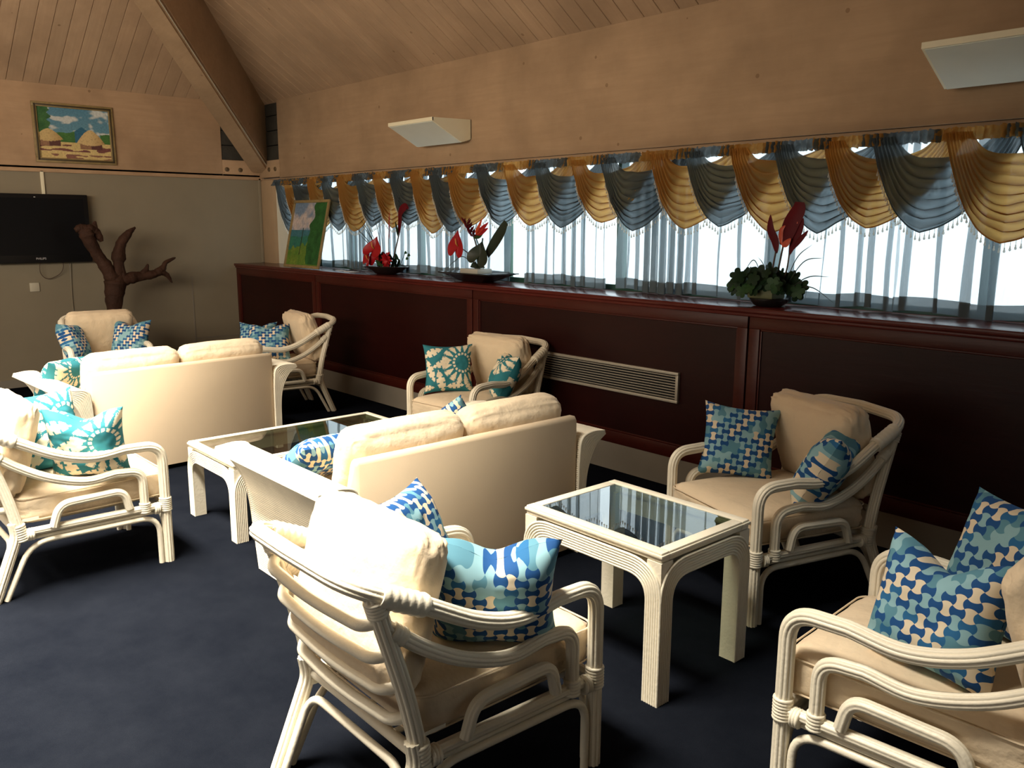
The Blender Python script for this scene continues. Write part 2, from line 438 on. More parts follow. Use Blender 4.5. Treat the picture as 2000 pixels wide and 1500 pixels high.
# windows
xs = [.62]; 
while xs[-1] < XR-1.3: xs.append(xs[-1]+1.19)
for i in range(len(xs)-1):
    a, b = xs[i], xs[i+1]
    f = MB(); w = .028
    f.box(a, a+w, .02, .07, 1.13, 2.07); f.box(b-w, b, .02, .07, 1.13, 2.07)
    f.box(a+w, b-w, .02, .07, 1.13, 1.185); f.box(a+w, b-w, .02, .07, 2.03, 2.07)
    o = f.build('window_%d' % (i+1), 'greenframe', kind='structure', smooth=0)
    p = MB().box(a+w, b-w, .043, .048, 1.185, 2.03).build('pane', 'paneglass', o, smooth=0)

# panelled mahogany wall below the ledge
m = MB(); m.box(0, XR, LY+.012, .0, .18, 1.11); m.build('wall_panelling', 'mahogany', kind='structure', smooth=0)
m = MB(); seams = [-.62, 1.815, 4.262, 6.702, 9.14, 11.58, 14.02]
for a, b in zip(seams, seams[1:]):
    a = max(a+.006, .004); b = min(b-.006, XR)
    m.box(a, b, LY-.004, LY+.014, 1.035, 1.105, .003); m.box(a, b, LY-.004, LY+.014, .182, .262, .003)
    m.box(a, a+.065, LY-.004, LY+.014, .262, 1.035, .003); m.box(b-.065, b, LY-.004, LY+.014, .262, 1.035, .003)
    for x0, x1, z0, z1 in ((a+.065, b-.065, 1.024, 1.035), (a+.065, b-.065, .262, .273), (a+.065, a+.076, .273, 1.024), (b-.076, b-.065, .273, 1.024)):
        m.box(x0, x1, LY+.004, LY+.014, z0, z1, .003)
m.build('trim_5', 'mahogany_rail', kind='structure')
m = MB(); m.box(0, XR, LY-.028, .0, 1.122, LZ, .006); m.box(0, XR, LY-.016, LY+.02, 1.100, 1.122, .006)
m.build('trim_6', 'ledge', kind='structure')
MB().box(0, XR, LY-.003, .0, 0.0, .182).build('baseboard_right', 'skirt', kind='structure')

# ventilation grille let into the panelling
g = thing('vent_grille', 'long metal ventilation grille in the dark red panelling below the ledge', 'vent', (5.62, LY, .53))
f = MB(); x0, x1 = -.615, .62
f.box(x0, x1, -.012, .012, 0, .018, .003); f.box(x0, x1, -.012, .012, .172, .19, .003)
f.box(x0, x0+.02, -.012, .012, .018, .172, .003); f.box(x1-.02, x1, -.012, .012, .018, .172, .003)
f.build('frame', 'aluminium', g)
f = MB()
for k in range(9):
    z = .027+k*.0168; f.box(x0+.02, x1-.02, -.009, .001, z, z+.0045)
f.build('louvres', 'aluminium', g, smooth=0)
MB().box(x0+.02, x1-.02, .0065, .0075, .018, .172).build('backing', 'dark', g)

# ------------------------------------------------------------------ wedge wall lamps
def wall_lamp(xc, label):
    t = thing('wall_lamp', label, 'wall lamp', (xc, -.052, 2.24), 0, 'wedge uplighters on the window beam')
    hw = .305
    # side outline (y out from wall, z): back plate, sloping underside, thin front lip, open top
    pr = [(0, 0.03), (-.1, 0.0), (-.385, .145), (-.385, .17), (0, .18)]
    m = MB()
    for s in (-1, 1):
        x = s*hw
        vs = [(x-s*q, y, z) for q in (0, .012) for y, z in pr]
        m.add(vs, [(0, 1, 2, 3, 4), (9, 8, 7, 6, 5)]+[(i, (i+1) % 5, 5+(i+1) % 5, 5+i) for i in range(5)])
    m.box(-hw, hw, -.388, -.374, .143, .172, .002); m.box(-hw, hw, -.006, 0, .03, .18)
    m.build('housing', 'lampwhite', t, smooth=0)
    m = MB(); a, b, c, d = (-.0, .0312), (-.1, .0012), (-.374, .142), (-.374, .150)
    vs = [(x, y, z) for x in (-hw+.012, hw-.012) for y, z in ((0, .022), (-.1, -.002), (-.378, .139), (-.378, .147), (-.1, .008), (0, .032))]
    m.add(vs, [(0, 1, 2, 3, 4, 5), (11, 10, 9, 8, 7, 6)]+[(i, (i+1) % 6, 6+(i+1) % 6, 6+i) for i in range(6)])
    m.build('underside', 'lampunder', t, smooth=0)
    m = MB(); m.tube([(-hw*.7, -.12, .10), (hw*.7, -.12, .10)], circ(.013, 12), up=(0, 0, 1)); m.build('tube_lamp', 'plate', t)
    return t
wall_lamp(3.535, 'white wedge wall lamp on the timber beam, nearer the corner and seen whole')
wall_lamp(7.85, 'white wedge wall lamp cut off at the top right edge of the photo')

# ------------------------------------------------------------------ television and cables
t = thing('television', 'black flat television on the cream wall with a maker name under the screen', 'television', (.0, -2.53, 1.21))
MB().box(.055, .115, -.62, .60, 0, .655, .008).build('casing', 'black', t)
MB().box(.1152, .1165, -.575, .555, .075, .615).build('screen', 'screen', t, smooth=0)
MB().box(.002, .055, -.2, .2, .18, .48, .01).build('wall_bracket', 'black', t)
fc = bpy.data.curves.new('lettering', 'FONT'); fc.body = 'PHILIPS'; fc.size = .028; fc.extrude = .0008; fc.align_x = 'CENTER'
fc.materials.append(M['silver'])
ft = bpy.data.objects.new('lettering_outline', fc); C.objects.link(ft); bpy.context.view_layer.update()
lm = bpy.data.meshes.new_from_object(ft.evaluated_get(bpy.context.evaluated_depsgraph_get())); bpy.data.objects.remove(ft); bpy.data.curves.remove(fc)
fo = bpy.data.objects.new('lettering', lm); C.objects.link(fo); fo.parent = t
fo.rotation_euler = (PI/2, 0, PI/2); fo.location = (.1165, .135, .032)
MB().box(.115, .117, .12, .135, .622, .628).build('sensor_light', 'paper', t)
p = crom([(.07, -2.40, 1.215), (.05, -2.40, 1.12), (.04, -2.36, 1.06), (.035, -2.30, 1.055), (.04, -2.22, 1.10), (.05, -2.19, 1.16), (.07, -2.195, 1.215)], 6)
tag(MB().tube(p, circ(.0035, 6)).build('power_cord', 'stem'), 'loop of thin dark cable hanging under the television', 'cable')
p = crom([(.012, -2.11, 1.2), (.010, -2.12, 1.0), (.012, -2.125, .8), (.012, -2.12, .5)], 5)
tag(MB().tube(p, circ(.004, 6)).build('power_cord', 'wall'), 'cream cable running down the wall seam behind the driftwood', 'cable')
m = MB(); m.box(0, .012, -.055, .03, 0, .085, .003); o = m.build('wall_socket', 'plate'); o.location = (0, -2.44, .93)
tag(o, 'pale square socket plate on the cream wall below the television', 'wall socket')

# ------------------------------------------------------------------ painted pictures
def lerp3(a, b, t): return tuple(a[i]+(b[i]-a[i])*t for i in range(3))
def huts(u, v):
    n = nz(u*9, v*9, 1)*.5+.5; n2_ = nz(u*40, v*40, 2)
    col = lerp3((.14, .28, .34), (.08, .20, .29), v)                       # sky
    cl = nz(u*4.2+3, v*7, 5)+.45*nz(u*13, v*16, 6)
    if cl > .05 and v > .48: col = lerp3(col, (.50, .52, .50), min(1, (cl-.05)*3.2))
    # mountain
    if v < .43+.22*max(0, 1-abs(u-.60)/.20)**.8 and v > .30 and .36 < u < .8: col = (.03, .12, .20)
    if v < .52+.10*nz(u*7, 0, 3) and v > .28: 
        if .18 < u < .5 or u > .86: col = lerp3((.03, .10, .035), (.07, .18, .04), n)
    if u < .16+.06*nz(0, v*14, 2) and v > .5+.1*nz(u*20, 1, 1): col = lerp3((.02, .08, .03), (.06, .16, .05), n)
    if v < .33: col = lerp3((.52, .38, .15), (.62, .48, .22), n)            # sunlit ground
    if v < .30+.05*n2_ and v > .14 and nz(u*5+1, v*16, 4) > -.05+(.2 if u > .45 and u < .6 else 0): col = lerp3((.12, .035, .045), (.20, .08, .06), n)
    if v < .09 and nz(u*6, v*20, 8) > .1: col = (.22, .10, .07)
    def hut(cx, w, z0, zt, ze, c):
        nonlocal col
        d = abs(u-cx)/w
        if d < .80 and z0 < v < ze+.03: col = (.10, .04, .035) if (u > cx) else (.26, .14, .08)
        top = zt-(zt-ze)*d**1.6
        if d < 1 and v < top and v > ze-.05*cos(d*1.5)+.02*nz(u*40, 0, 9): col = lerp3(c, (.36, .22, .08), max(0, (u-cx)/w)*.8+abs(n2_)*.5)
    hut(.13, .20, .24, .58, .38, (.55, .40, .18))
    hut(.72, .20, .20, .60, .33, (.58, .42, .20))
    return tuple(max(0, c*(1+.25*n2_)) for c in col)
def meadow(u, v):
    n = nz(u*9, v*9, 11)*.5+.5; n2_ = nz(u*34, v*34, 12)
    col = lerp3((.20, .27, .36), (.13, .19, .28), v)
    cl = nz(u*3+7, v*3.4, 15)+.4*nz(u*10, v*12, 16)+.55-abs(v-.72)*2.2
    if cl > .05 and v > .55: col = lerp3(col, (.46, .39, .37), min(1, (cl-.05)*2.4))
    if v < .56: col = lerp3((.05, .16, .20), (.03, .12, .15), n)
    if v < .46+.05*nz(u*5, 3, 1): col = lerp3((.03, .17, .10), (.02, .11, .10), n)
    if v < .24+.22*u+.06*nz(u*11, 0, 4): col = lerp3((.05, .15, .02), (.16, .22, .03), n)
    if u > .60+.10*nz(0, v*7, 5)-.05*sin(v*5) and v > .02: col = lerp3((.008, .05, .012), (.03, .13, .03), n)
    if abs(u-.36-.02*v) < .012 and .17 < v < .60: col = (.02, .04, .02)
    return tuple(max(0, c*(1+.3*n2_)) for c in col)
def picture(name, label, w, h, fn, fw_, loc, rot, inlay=True, nx=130):
    t = thing(name, label, 'painting', loc); t.rotation_euler = rot
    m = MB(); d = .022                         # local: x right, z up, -y towards the viewer
    for (a, b, c, e) in ((0, w, 0, fw_), (0, w, h-fw_, h), (0, fw_, fw_, h-fw_), (w-fw_, w, fw_, h-fw_)): m.box(a, b, -d, 0, c, e, .004)
    m.build('frame', 'frame_gold', t)
    if inlay:
        m = MB(); q = fw_*.42; r = fw_*.78
        for (a, b, c, e) in ((q, w-q, q, r), (q, w-q, h-r, h-q), (q, r, q, h-q), (w-r, w-q, q, h-q)): m.box(a, b, -d-.0025, -d+.002, c, e, .001)
        m.build('frame_inlay', 'frame_dark', t)
    ny = int(nx*h/w); m = MB(); m.grid(nx, ny, lambda a, b: (fw_+a*(w-2*fw_), -.009, fw_+b*(h-2*fw_)))
    m.col = [fn(i/nx, j/ny) for j in range(ny+1) for i in range(nx+1)]
    m.build('canvas', 'canvas', t, smooth=0)
    return t
picture('painting', 'framed painting of thatched huts under a blue sky on the timber beam', .735, .565, huts, .045, (.012, -2.335, 2.168), (rad(-1), 0, PI/2), nx=170)
t = picture('painting', 'gilt framed painting of a green meadow and trees leaning on the ledge by the window', .72, .69, meadow, .028, (1.13, -.355, LZ+.004), (rad(-13), 0, rad(0)), inlay=False, nx=140)

# ------------------------------------------------------------------ driftwood
m = MB()
def branch(pts, r, seed, n=7, k=14):
    p = crom(pts, n); N_ = len(p); cnt = len(r); sc = []
    for i in range(N_):
        t = i/(N_-1)*(cnt-1); a = int(min(t, cnt-2)); sc.append((r[a]+(r[a+1]-r[a])*(t-a))*(1+.16*nz(i*.45, seed)))
    o = len(m.v); m.tube(p, circ(1, k), scale=sc)
    for i in range(o, len(m.v)):
        v = Vector(m.v[i]); d = .012*nz(v.x*14, v.y*14, v.z*9+seed)+.006*nz(v.x*50, v.y*50, v.z*22)
        m.v[i] = (v.x+d, v.y+d*.8, v.z+d*.3)
X = .55
branch([(X, -1.90, .0), (X+.01, -1.90, .35), (X, -1.90, .70), (X, -1.885, .88), (X, -1.865, 1.02), (X, -1.85, 1.10)], [.13, .085, .062, .085, .10, .07], 1, k=20)
branch([(X, -1.87, 1.04), (X+.02, -1.93, 1.15), (X, -1.985, 1.26), (X, -2.05, 1.38), (X, -2.09, 1.48), (X, -2.10, 1.54)], [.085, .062, .055, .058, .068, .055], 2)
branch([(X, -2.10, 1.50), (X+.01, -2.06, 1.535), (X, -2.015, 1.515), (X, -1.975, 1.46), (X, -1.955, 1.42)], [.05, .045, .042, .030, .015], 3)
branch([(X, -2.02, 1.52), (X, -2.01, 1.57), (X, -2.0, 1.61)], [.036, .028, .008], 4)
branch([(X, -2.07, 1.52), (X, -2.13, 1.545), (X, -2.185, 1.525)], [.05, .042, .02], 5)
branch([(X, -1.86, 1.04), (X+.02, -1.83, 1.16), (X, -1.815, 1.28), (X, -1.77, 1.41), (X, -1.70, 1.50), (X, -1.64, 1.55)], [.06, .05, .062, .048, .034, .010], 6)
branch([(X+.04, -1.79, 1.06), (X+.04, -1.80, 1.16), (X+.02, -1.81, 1.27), (X, -1.775, 1.33)], [.035, .020, .026, .026], 7)
branch([(X, -1.85, 1.02), (X+.02, -1.76, 1.055), (X, -1.62, 1.075), (X, -1.50, 1.09), (X, -1.42, 1.125), (X, -1.385, 1.165)], [.055, .062, .048, .042, .040, .026], 8)
branch([(X, -1.62, 1.08), (X, -1.575, 1.13), (X, -1.545, 1.19)], [.034, .026, .010], 9)
branch([(X, -1.40, 1.14), (X, -1.365, 1.20), (X, -1.29, 1.24), (X, -1.265, 1.25)], [.03, .022, .013, .006], 10)
branch([(X, -1.42, 1.11), (X, -1.36, 1.08), (X, -1.31, 1.0)], [.034, .024, .006], 11)
tag(m.build('driftwood_sculpture', 'driftwood', smooth=180), 'brown branching driftwood stump standing behind the armchair under the television', 'driftwood')

# ------------------------------------------------------------------ rattan armchair
REED = flute(.0235, .0235, 10, .0038, 4)
REED2 = flute(.0205, .0205, 9, .0034, 4)
REED3 = flute(.0185, .0185, 8, .0030, 4)
def wrap(mb, p0, p1, r, turns=7):
    p0 = Vector(p0); p1 = Vector(p1); n = turns*4; pts = []; sc = []
    for i in range(n+1):
        t = i/n; pts.append(p0.lerp(p1, t)); sc.append(1+.09*abs(sin(PI*turns*t)))
    mb.tube(pts, circ(r, 18), scale=sc)
def rbox(hx, hy, hz, r, n=14, puff=(0, 0, .02), wr=.0, seed=0):
    """cushion: rounded box with bulging faces"""
    bm = bmesh.new(); bmesh.ops.create_cube(bm, size=2)
    bmesh.ops.subdivide_edges(bm, edges=bm.edges[:], cuts=n, use_grid_fill=True)
    vs = []
    for v in bm.verts:
        c = v.co.copy(); h = Vector((hx, hy, hz)); p = Vector((c.x*hx, c.y*hy, c.z*hz))
        q = Vector([max(-h[i]+r, min(h[i]-r, p[i])) for i in range(3)])
        d = p-q
        if d.length > 1e-9: p = q+d.normalized()*r
        bx = (1-abs(c.y)**2.2)*(1-abs(c.z)**2.2); by = (1-abs(c.x)**2.2)*(1-abs(c.z)**2.2); bz = (1-abs(c.x)**2.4)*(1-abs(c.y)**2.4)
        p.x += puff[0]*bx*c.x; p.y += puff[1]*by*c.y; p.z += puff[2]*bz*c.z
        if wr:
            e = abs(c.x)**3*abs(c.y)**2+.25*abs(c.y)**5
            w = wr*nz(c.x*3.1+seed, c.y*3.1, c.z*2.7+seed)+wr*2.4*e*nz(c.x*6+seed, c.y*5.5, c.z*4)
            nn = Vector((c.x*abs(c.x), c.y*abs(c.y), c.z*abs(c.z)*1.5)).normalized(); p += nn*w
        vs.append(p)
    bm.verts.index_update(); fs = [[v.index for v in f.verts] for f in bm.faces]; bm.free()
    return vs, fs
def place(vs, loc, rx=0, ry=0, rz=0):
    R = Matrix.Rotation(rz, 3, 'Z') @ Matrix.Rotation(ry, 3, 'Y') @ Matrix.Rotation(rx, 3, 'X'); l = Vector(loc)
    return [R @ Vector(v)+l for v in vs]
def ringpath(hx, hy, r, z, inset=0):
    pts = []
    for cx, cy, a0 in ((hx-r, hy-r, 0), (-hx+r, hy-r, PI/2), (-hx+r, -hy+r, PI), (hx-r, -hy+r, 3*PI/2)):
        for k in range(7): a = a0+k*PI/12; pts.append(Vector((cx+r*cos(a), cy+r*sin(a), z)))
    return pts

def make_chair(label):
    t = thing('armchair', label, 'armchair', (0, 0, 0), 0, 'cream rattan armchairs')
    RZ, V = .285, .300
    # continuous arm hoop running round the top of the back
    side = lambda s: [(0, s*V, RZ), (0, s*V, .575), (-.165, s*(V+.006), .582), (-.31, s*(V+.010), .572), (-.45, s*(V+.006), .610), (-.60, s*(V-.008), .690), (-.690, s*(V-.018), .738)]
    a = side(1)
    body = fil(a[:3], .160, 12)[:-1]+crom([a[2], a[3], a[4], a[5]], 8)[:-1]+fil([a[5], (-.790, V-.024, .782), (-.806, 0, .792)], .14, 14)
    other = [Vector((p.x, -p.y, p.z)) for p in body[:-1]][::-1]
    bi = max(i for i, p in enumerate(body) if p.x > -.715 and p.y > .2); hb0, hb1 = body[bi-2], body[bi+1]
    m = MB(); m.tube(body+other, REED, up=(0, 1, 0)); m.build('arm_hoop', 'reed', t, smooth=60)
    for s in (1, -1):
        m = MB(); m.tube([(0, s*V, 0), (0, s*V, RZ)], REED, up=(0, 1, 0)); m.build('leg', 'reed', t, smooth=60)
        m = MB(); m.tube(fil([(-.735, s*.288, 0), (-.625, s*.280, RZ-.01), (-.635, s*.280, RZ+.05)], .04, 5), REED, up=(0, 1, 0)); m.build('leg', 'reed', t, smooth=60)
        m = MB(); m.tube(fil([(-.612, s*.280, RZ-.01), (-.645, s*.276, .45), (-.738, s*.272, .762)], .12, 6), REED, up=(0, 1, 0)); m.build('back_post', 'reed', t, smooth=60)
        # second arm rail
        m = MB(); q = fil([(-.095, s*V, RZ-.02), (-.095, s*V, .466), (-.215, s*(V+.004), .478)], .10, 9)[:-1]+crom([(-.215, s*(V+.004), .478), (-.34, s*(V+.004), .468), (-.48, s*(V-.002), .510), (-.60, s*(V-.014), .578), (-.706, s*(V-.028), .662)], 6)
        m.tube(q, REED2, up=(0, 1, 0)); m.build('lower_arm_rail', 'reed', t, smooth=60)
        # little arch on the side rail
        m = MB(); m.tube(fil([(-.485, s*(V+.002), RZ+.005), (-.455, s*(V+.004), .385), (-.185, s*(V+.006), .392), (-.165, s*(V+.006), RZ+.015)], [.07, .06], 8), REED3, up=(0, 1, 0)); m.build('side_arch', 'reed', t, smooth=60)
        # rails
        m = MB(); m.tube([(0, s*V, RZ-.002), (-.62, s*.281, RZ-.002)], flute(.019, .017, 8, .003, 4), up=(0, 0, 1))
        m.tube([(0, s*(V-.006), RZ-.031), (-.62, s*.277, RZ-.031)], circ(.0085, 10)); m.build('seat_rail', 'reed', t, smooth=60)
        m = MB(); m.tube(fil([(-.036, s*V, 0), (-.036, s*V, RZ-.052), (-.575, s*.281, RZ-.052), (-.690, s*.288, 0)], [.085, .085], 8), circ(.0125, 12)); m.build('leg_brace', 'reed', t, smooth=60)
        # cane bindings
        m = MB(); wrap(m, (0, s*V, RZ-.032), (0, s*V, RZ+.035), .0265); m.build('binding', 'reed', t, smooth=60)
        m = MB(); wrap(m, (-.607, s*.280, RZ-.035), (-.618, s*.280, RZ+.04), .0265); m.build('binding', 'reed', t, smooth=60)
        for p0, p1, rr, tn in (((-.095, s*V, RZ-.022), (-.095, s*V, RZ+.028), .0235, 5), ((-.03, s*V, RZ-.012), (-.055, s*V, RZ-.012), .026, 3), ((-.56, s*.283, RZ-.012), (-.59, s*.282, RZ-.012), .026, 3),
                ((-.731, s*.272, .738), (-.718, s*.272, .695), .026, 5), ((hb0.x, s*hb0.y, hb0.z), (hb1.x, s*hb1.y, hb1.z), .0285, 6), ((-.690, s*(V-.026), .648), (-.655, s*(V-.021), .620), .0235, 4)):
            m = MB(); wrap(m, p0, p1, rr, tn); m.build('binding', 'reed', t, smooth=60)
    m = MB(); m.tube([(0, -V, RZ-.002), (0, V, RZ-.002)], flute(.019, .017, 8, .003, 4), up=(0, 0, 1)); m.tube([(0, -V, RZ-.031), (0, V, RZ-.031)], circ(.0085, 10))
    m.tube(fil([(0, -V+.036, 0), (0, -V+.036, RZ-.052), (0, V-.036, RZ-.052), (0, V-.036, 0)], .085, 8), circ(.0125, 12)); m.build('front_rail', 'reed', t, smooth=60)
    m = MB(); m.tube([(-.615, -.28, RZ-.002), (-.615, .28, RZ-.002)], circ(.0165, 12))
    m.tube(fil([(-.735, -.252, 0), (-.638, -.245, RZ-.052), (-.638, .245, RZ-.052), (-.735, .252, 0)], .075, 8), circ(.0125, 12)); m.build('rear_rail', 'reed', t, smooth=60)
    for k in range(4):                                   # bowed slats across the back
        z = .385+k*.092; x = -.632-max(0, (z-.36))*.28
        m = MB(); m.tube(fil([(x+.006, -.272, z+.016), (x-.030, -.236, z), (x-.046, 0, z-.004), (x-.030, .236, z), (x+.006, .272, z+.016)], [.05, .2, .05], 6), circ(.0155, 12)); m.build('back_slat', 'reed', t, smooth=60)
    for k in range(3):                                   # bearers under the cushion
        y = -.16+k*.16; m = MB(); m.tube([(-.01, y, RZ+.008), (-.61, y, RZ+.008)], circ(.009, 8)); m.build('seat_bearer', 'reed', t)
    vs, fs = rbox(.318, .272, .070, .045, 16, (.006, .004, .018), .003, 3)
    o = MB().add(place(vs, (-.290, 0, RZ+.094)), fs).build('seat_cushion', 'cream', t, smooth=180)
    vs, fs = rbox(.205, .262, .068, .052, 20, (.008, .004, .026), .005, 8)
    MB().add(place(vs, (-.590, 0, .640), 0, rad(-73.5)), fs).build('back_cushion', 'cream', t, smooth=180)
    # piping and the small white label at the rear corner of the seat cushion
    for zz in (.050, -.050):
        m = MB(); m.tube([p+Vector((-.290, 0, RZ+.094)) for p in ringpath(.321, .274, .05, zz)], circ(.003, 6), closed=True); m.build('piping', 'cream', o)
    MB().box(-.60, -.535, -.283, -.281, .335, .345).build('care_label', 'label', o)
    return t

CH = {}
proto = make_chair('cream rattan armchair with slatted back turned to the camera, side table on its right')
spots = {
 'N': (7.480, -2.776, 89.5, None),
 'L': (5.064, -3.168, 90.9, 'cream rattan armchair at the left edge holding two teal floral pillows'),
 'R': (7.308, -1.540, 251.5, 'cream rattan armchair between the dark red wall and the small glass table'),
 'Q': (8.223, -2.210, 183.2, 'cream rattan armchair cut off by the bottom right edge of the photo'),
 'F': (2.540, -1.550, 261.0, 'cream rattan armchair in the dim far corner by the red panelled wall'),
 'A': (4.960, -1.230, 276.0, 'cream rattan armchair with teal floral pillows left of the ventilation grille'),
 'B': (2.015, -2.370, 352.0, 'cream rattan armchair facing the camera in front of the driftwood'),
}
for k, (x, y, a, lb) in spots.items():
    o = proto if k == 'N' else copy_tree(proto)
    o.location = (x, y, 0); o.rotation_euler = (0, 0, rad(a)); CH[k] = (x, y, rad(a))
    if lb: o['label'] = lb

# ------------------------------------------------------------------ throw pillows
def pillow_pts(w, h, T, n, dent=0, bend=0, seed=0, front=True):
    """square knife-edge pillow, local x across, z up, thickness along y"""
    def fn(a, b):
        u = a*2-1; v = b*2-1
        ed = 1-.115*(1-v*v)*abs(u)**3; ez = 1-.115*(1-u*u)*abs(v)**3
        x = w*.5*u*ed; z = h*.5*v*ez
        th = T*.5*(max(0, (1-u**4))*max(0, (1-v**4)))**.62*(1+.10*nz(u*2+seed, v*2))
        th += .004*nz(u*5+seed, v*6, 3)*(1-abs(u*v))
        if dent: z -= dent*math.exp(-(u/.42)**2)*max(0, v)**1.6; th *= 1-.25*math.exp(-(u/.3)**2)*max(0, v)
        y = (-th if front else th)+bend*(u*u-.3)
        return (x, y, z)
    return fn
def teal_print(u, v, seed):
    teal = (.028, .185, .225); cream = (.80, .70, .52)
    def rotp(x, y, a): return x*cos(a)+y*sin(a), -x*sin(a)+y*cos(a)
    du, dw = u-(.78 if seed % 2 else .62), v-(.60 if seed % 2 else .86)
    du /= 1.35; dw /= 1.35; r = math.hypot(du, dw); a = math.atan2(dw, du)
    # sunflower: ring of fringed petals
    k = (a/(2*PI)*16) % 1-.5
    w = .10+.34*min(1, max(0, (r-.16)/.12))
    if .17 < r < .31 and abs(k) < w*(1 if r < .27 else 1-.5*abs(sin(k*30))): return cream
    k2 = (a/(2*PI)*16+.5) % 1-.5
    if .115 < r < .15 and abs(k2) < .3: return cream
    # big leaves with scalloped edges
    for (cx, cy, an, ln, wd) in ((.18, .82, -.6, .46, .085), (.12, .45, .9, .50, .075), (.34, .22, .75, .50, .085), (.62, .13, 2.2, .36, .07), (.36, .58, -.7, .40, .07), (.90, .13, 1.2, .30, .06), (.06, .10, 2.1, .30, .06)):
        x, y = rotp(u-cx, v-cy, an+seed*.35)
        if abs(x) < ln*.5:
            s = x/ln+.5; e = wd*sin(PI*s)**.8*(1 if (s*4.2) % 1 < .72 else .45)
            if abs(y) < e: return cream if abs(y) > e*.0 else teal
    return teal
def pillow(label, w, T, loc, rz, tilt, pat='tess', rolla=0, dent=0, seed=0, bend=0, group='blue patterned pillows'):
    n = 110 if pat == 'printed' else 36
    m = MB(); ff = pillow_pts(w, w, T, n, dent, bend, seed, True); fb = pillow_pts(w, w, T, n, dent, bend, seed, False)
    R = Matrix.Translation(loc) @ Matrix.Rotation(rz, 4, 'Z') @ Matrix.Rotation(tilt, 4, 'X') @ Matrix.Rotation(rolla, 4, 'Y') @ Matrix.Translation((0, 0, w*.5))
    m.grid(n, n, ff); m.grid(n, n, fb)
    m.uv = [(p[0]/w+.5+seed*.37, p[2]/w+.5+seed*.53) for p in m.v]
    if pat == 'printed':
        c = [teal_print(i/n, j/n, seed) for j in range(n+1) for i in range(n+1)]
        m.col = c+[teal_print(1-i/n, j/n, seed+1) for j in range(n+1) for i in range(n+1)]
    o = m.build('pillow', pat if pat != 'tess' else 'tess', smooth=180)
    o.matrix_world = R
    return tag(o, label, 'pillow', group)
def on_chair(k, u, v, z=.465):
    x, y, a = CH[k]; return (x+u*cos(a)-v*sin(a), y+u*sin(a)+v*cos(a), z)
def cp(k, u, v, facing, tilt, label, w=.40, T=.15, z=.448, **kw):
    """pillow on a chair: facing = yaw of the pillow's front relative to the chair's front"""
    a = CH[k][2]+rad(facing)+PI/2
    return pillow(label, w, T, on_chair(k, u, v, z), a, rad(-tilt), **kw)
TF = 'teal floral pillows'
cp('N', -.265, .150, -64, 24, 'blue tessellated pillow behind the chair back cushion, farther of the pair on the slatted-back armchair', seed=1, w=.36)
cp('N', -.27, -.160, 50, 20, 'blue tessellated pillow with a pinched top beside the near arm of the slatted-back armchair', seed=2, dent=.05, w=.36, T=.17)
cp('R', -.265, -.195, 55, 16, 'blue tessellated pillow standing upright against the far arm by the red wall', seed=3, w=.345, rolla=rad(5))
cp('R', -.36, .155, -55, 28, 'blue tessellated pillow slumped against the near arm behind the small glass table', seed=4, dent=.05, w=.36, T=.17)
cp('Q', -.355, -.20, 66, 22, 'tall blue tessellated pillow cut off by the right edge of the photo', seed=5, w=.40)
cp('Q', -.30, .150, 80, 20, 'blue tessellated pillow with a drooping top on the bottom right armchair', seed=6, dent=.06, w=.35, T=.19)
cp('L', -.40, .02, -78, 20, 'teal floral pillow behind the other one on the left edge armchair', seed=1, pat='printed', w=.39, group=TF)
cp('L', -.27, -.165, 58, 12, 'teal floral pillow with a dented top beside the near arm at the left edge', seed=2, pat='printed', dent=.05, w=.345, T=.17, group=TF)
cp('A', -.24, -.17, 50, 16, 'teal floral pillow upright against the far arm of the armchair left of the grille', seed=3, pat='printed', w=.345, group=TF)
cp('A', -.34, .16, -40, 26, 'dark teal floral pillow tucked behind the near arm of the armchair by the grille', seed=4, pat='printed', dent=.04, w=.34, T=.16, group=TF)
cp('F', -.22, -.20, 60, 28, 'blue tessellated pillow farther left in the dim corner armchair', seed=7, w=.33, dent=.06)
cp('F', -.25, .10, 70, 34, 'blue tessellated pillow in front of the cushion in the dim corner armchair', seed=8, w=.36, T=.17, dent=.04)
cp('B', -.33, -.19, 62, 22, 'blue tessellated pillow on the left side of the armchair facing the camera', seed=9, w=.34, rolla=rad(8))
cp('B', -.34, .17, -42, 20, 'blue tessellated pillow on the right side of the armchair facing the camera', seed=10, w=.34, dent=.04)

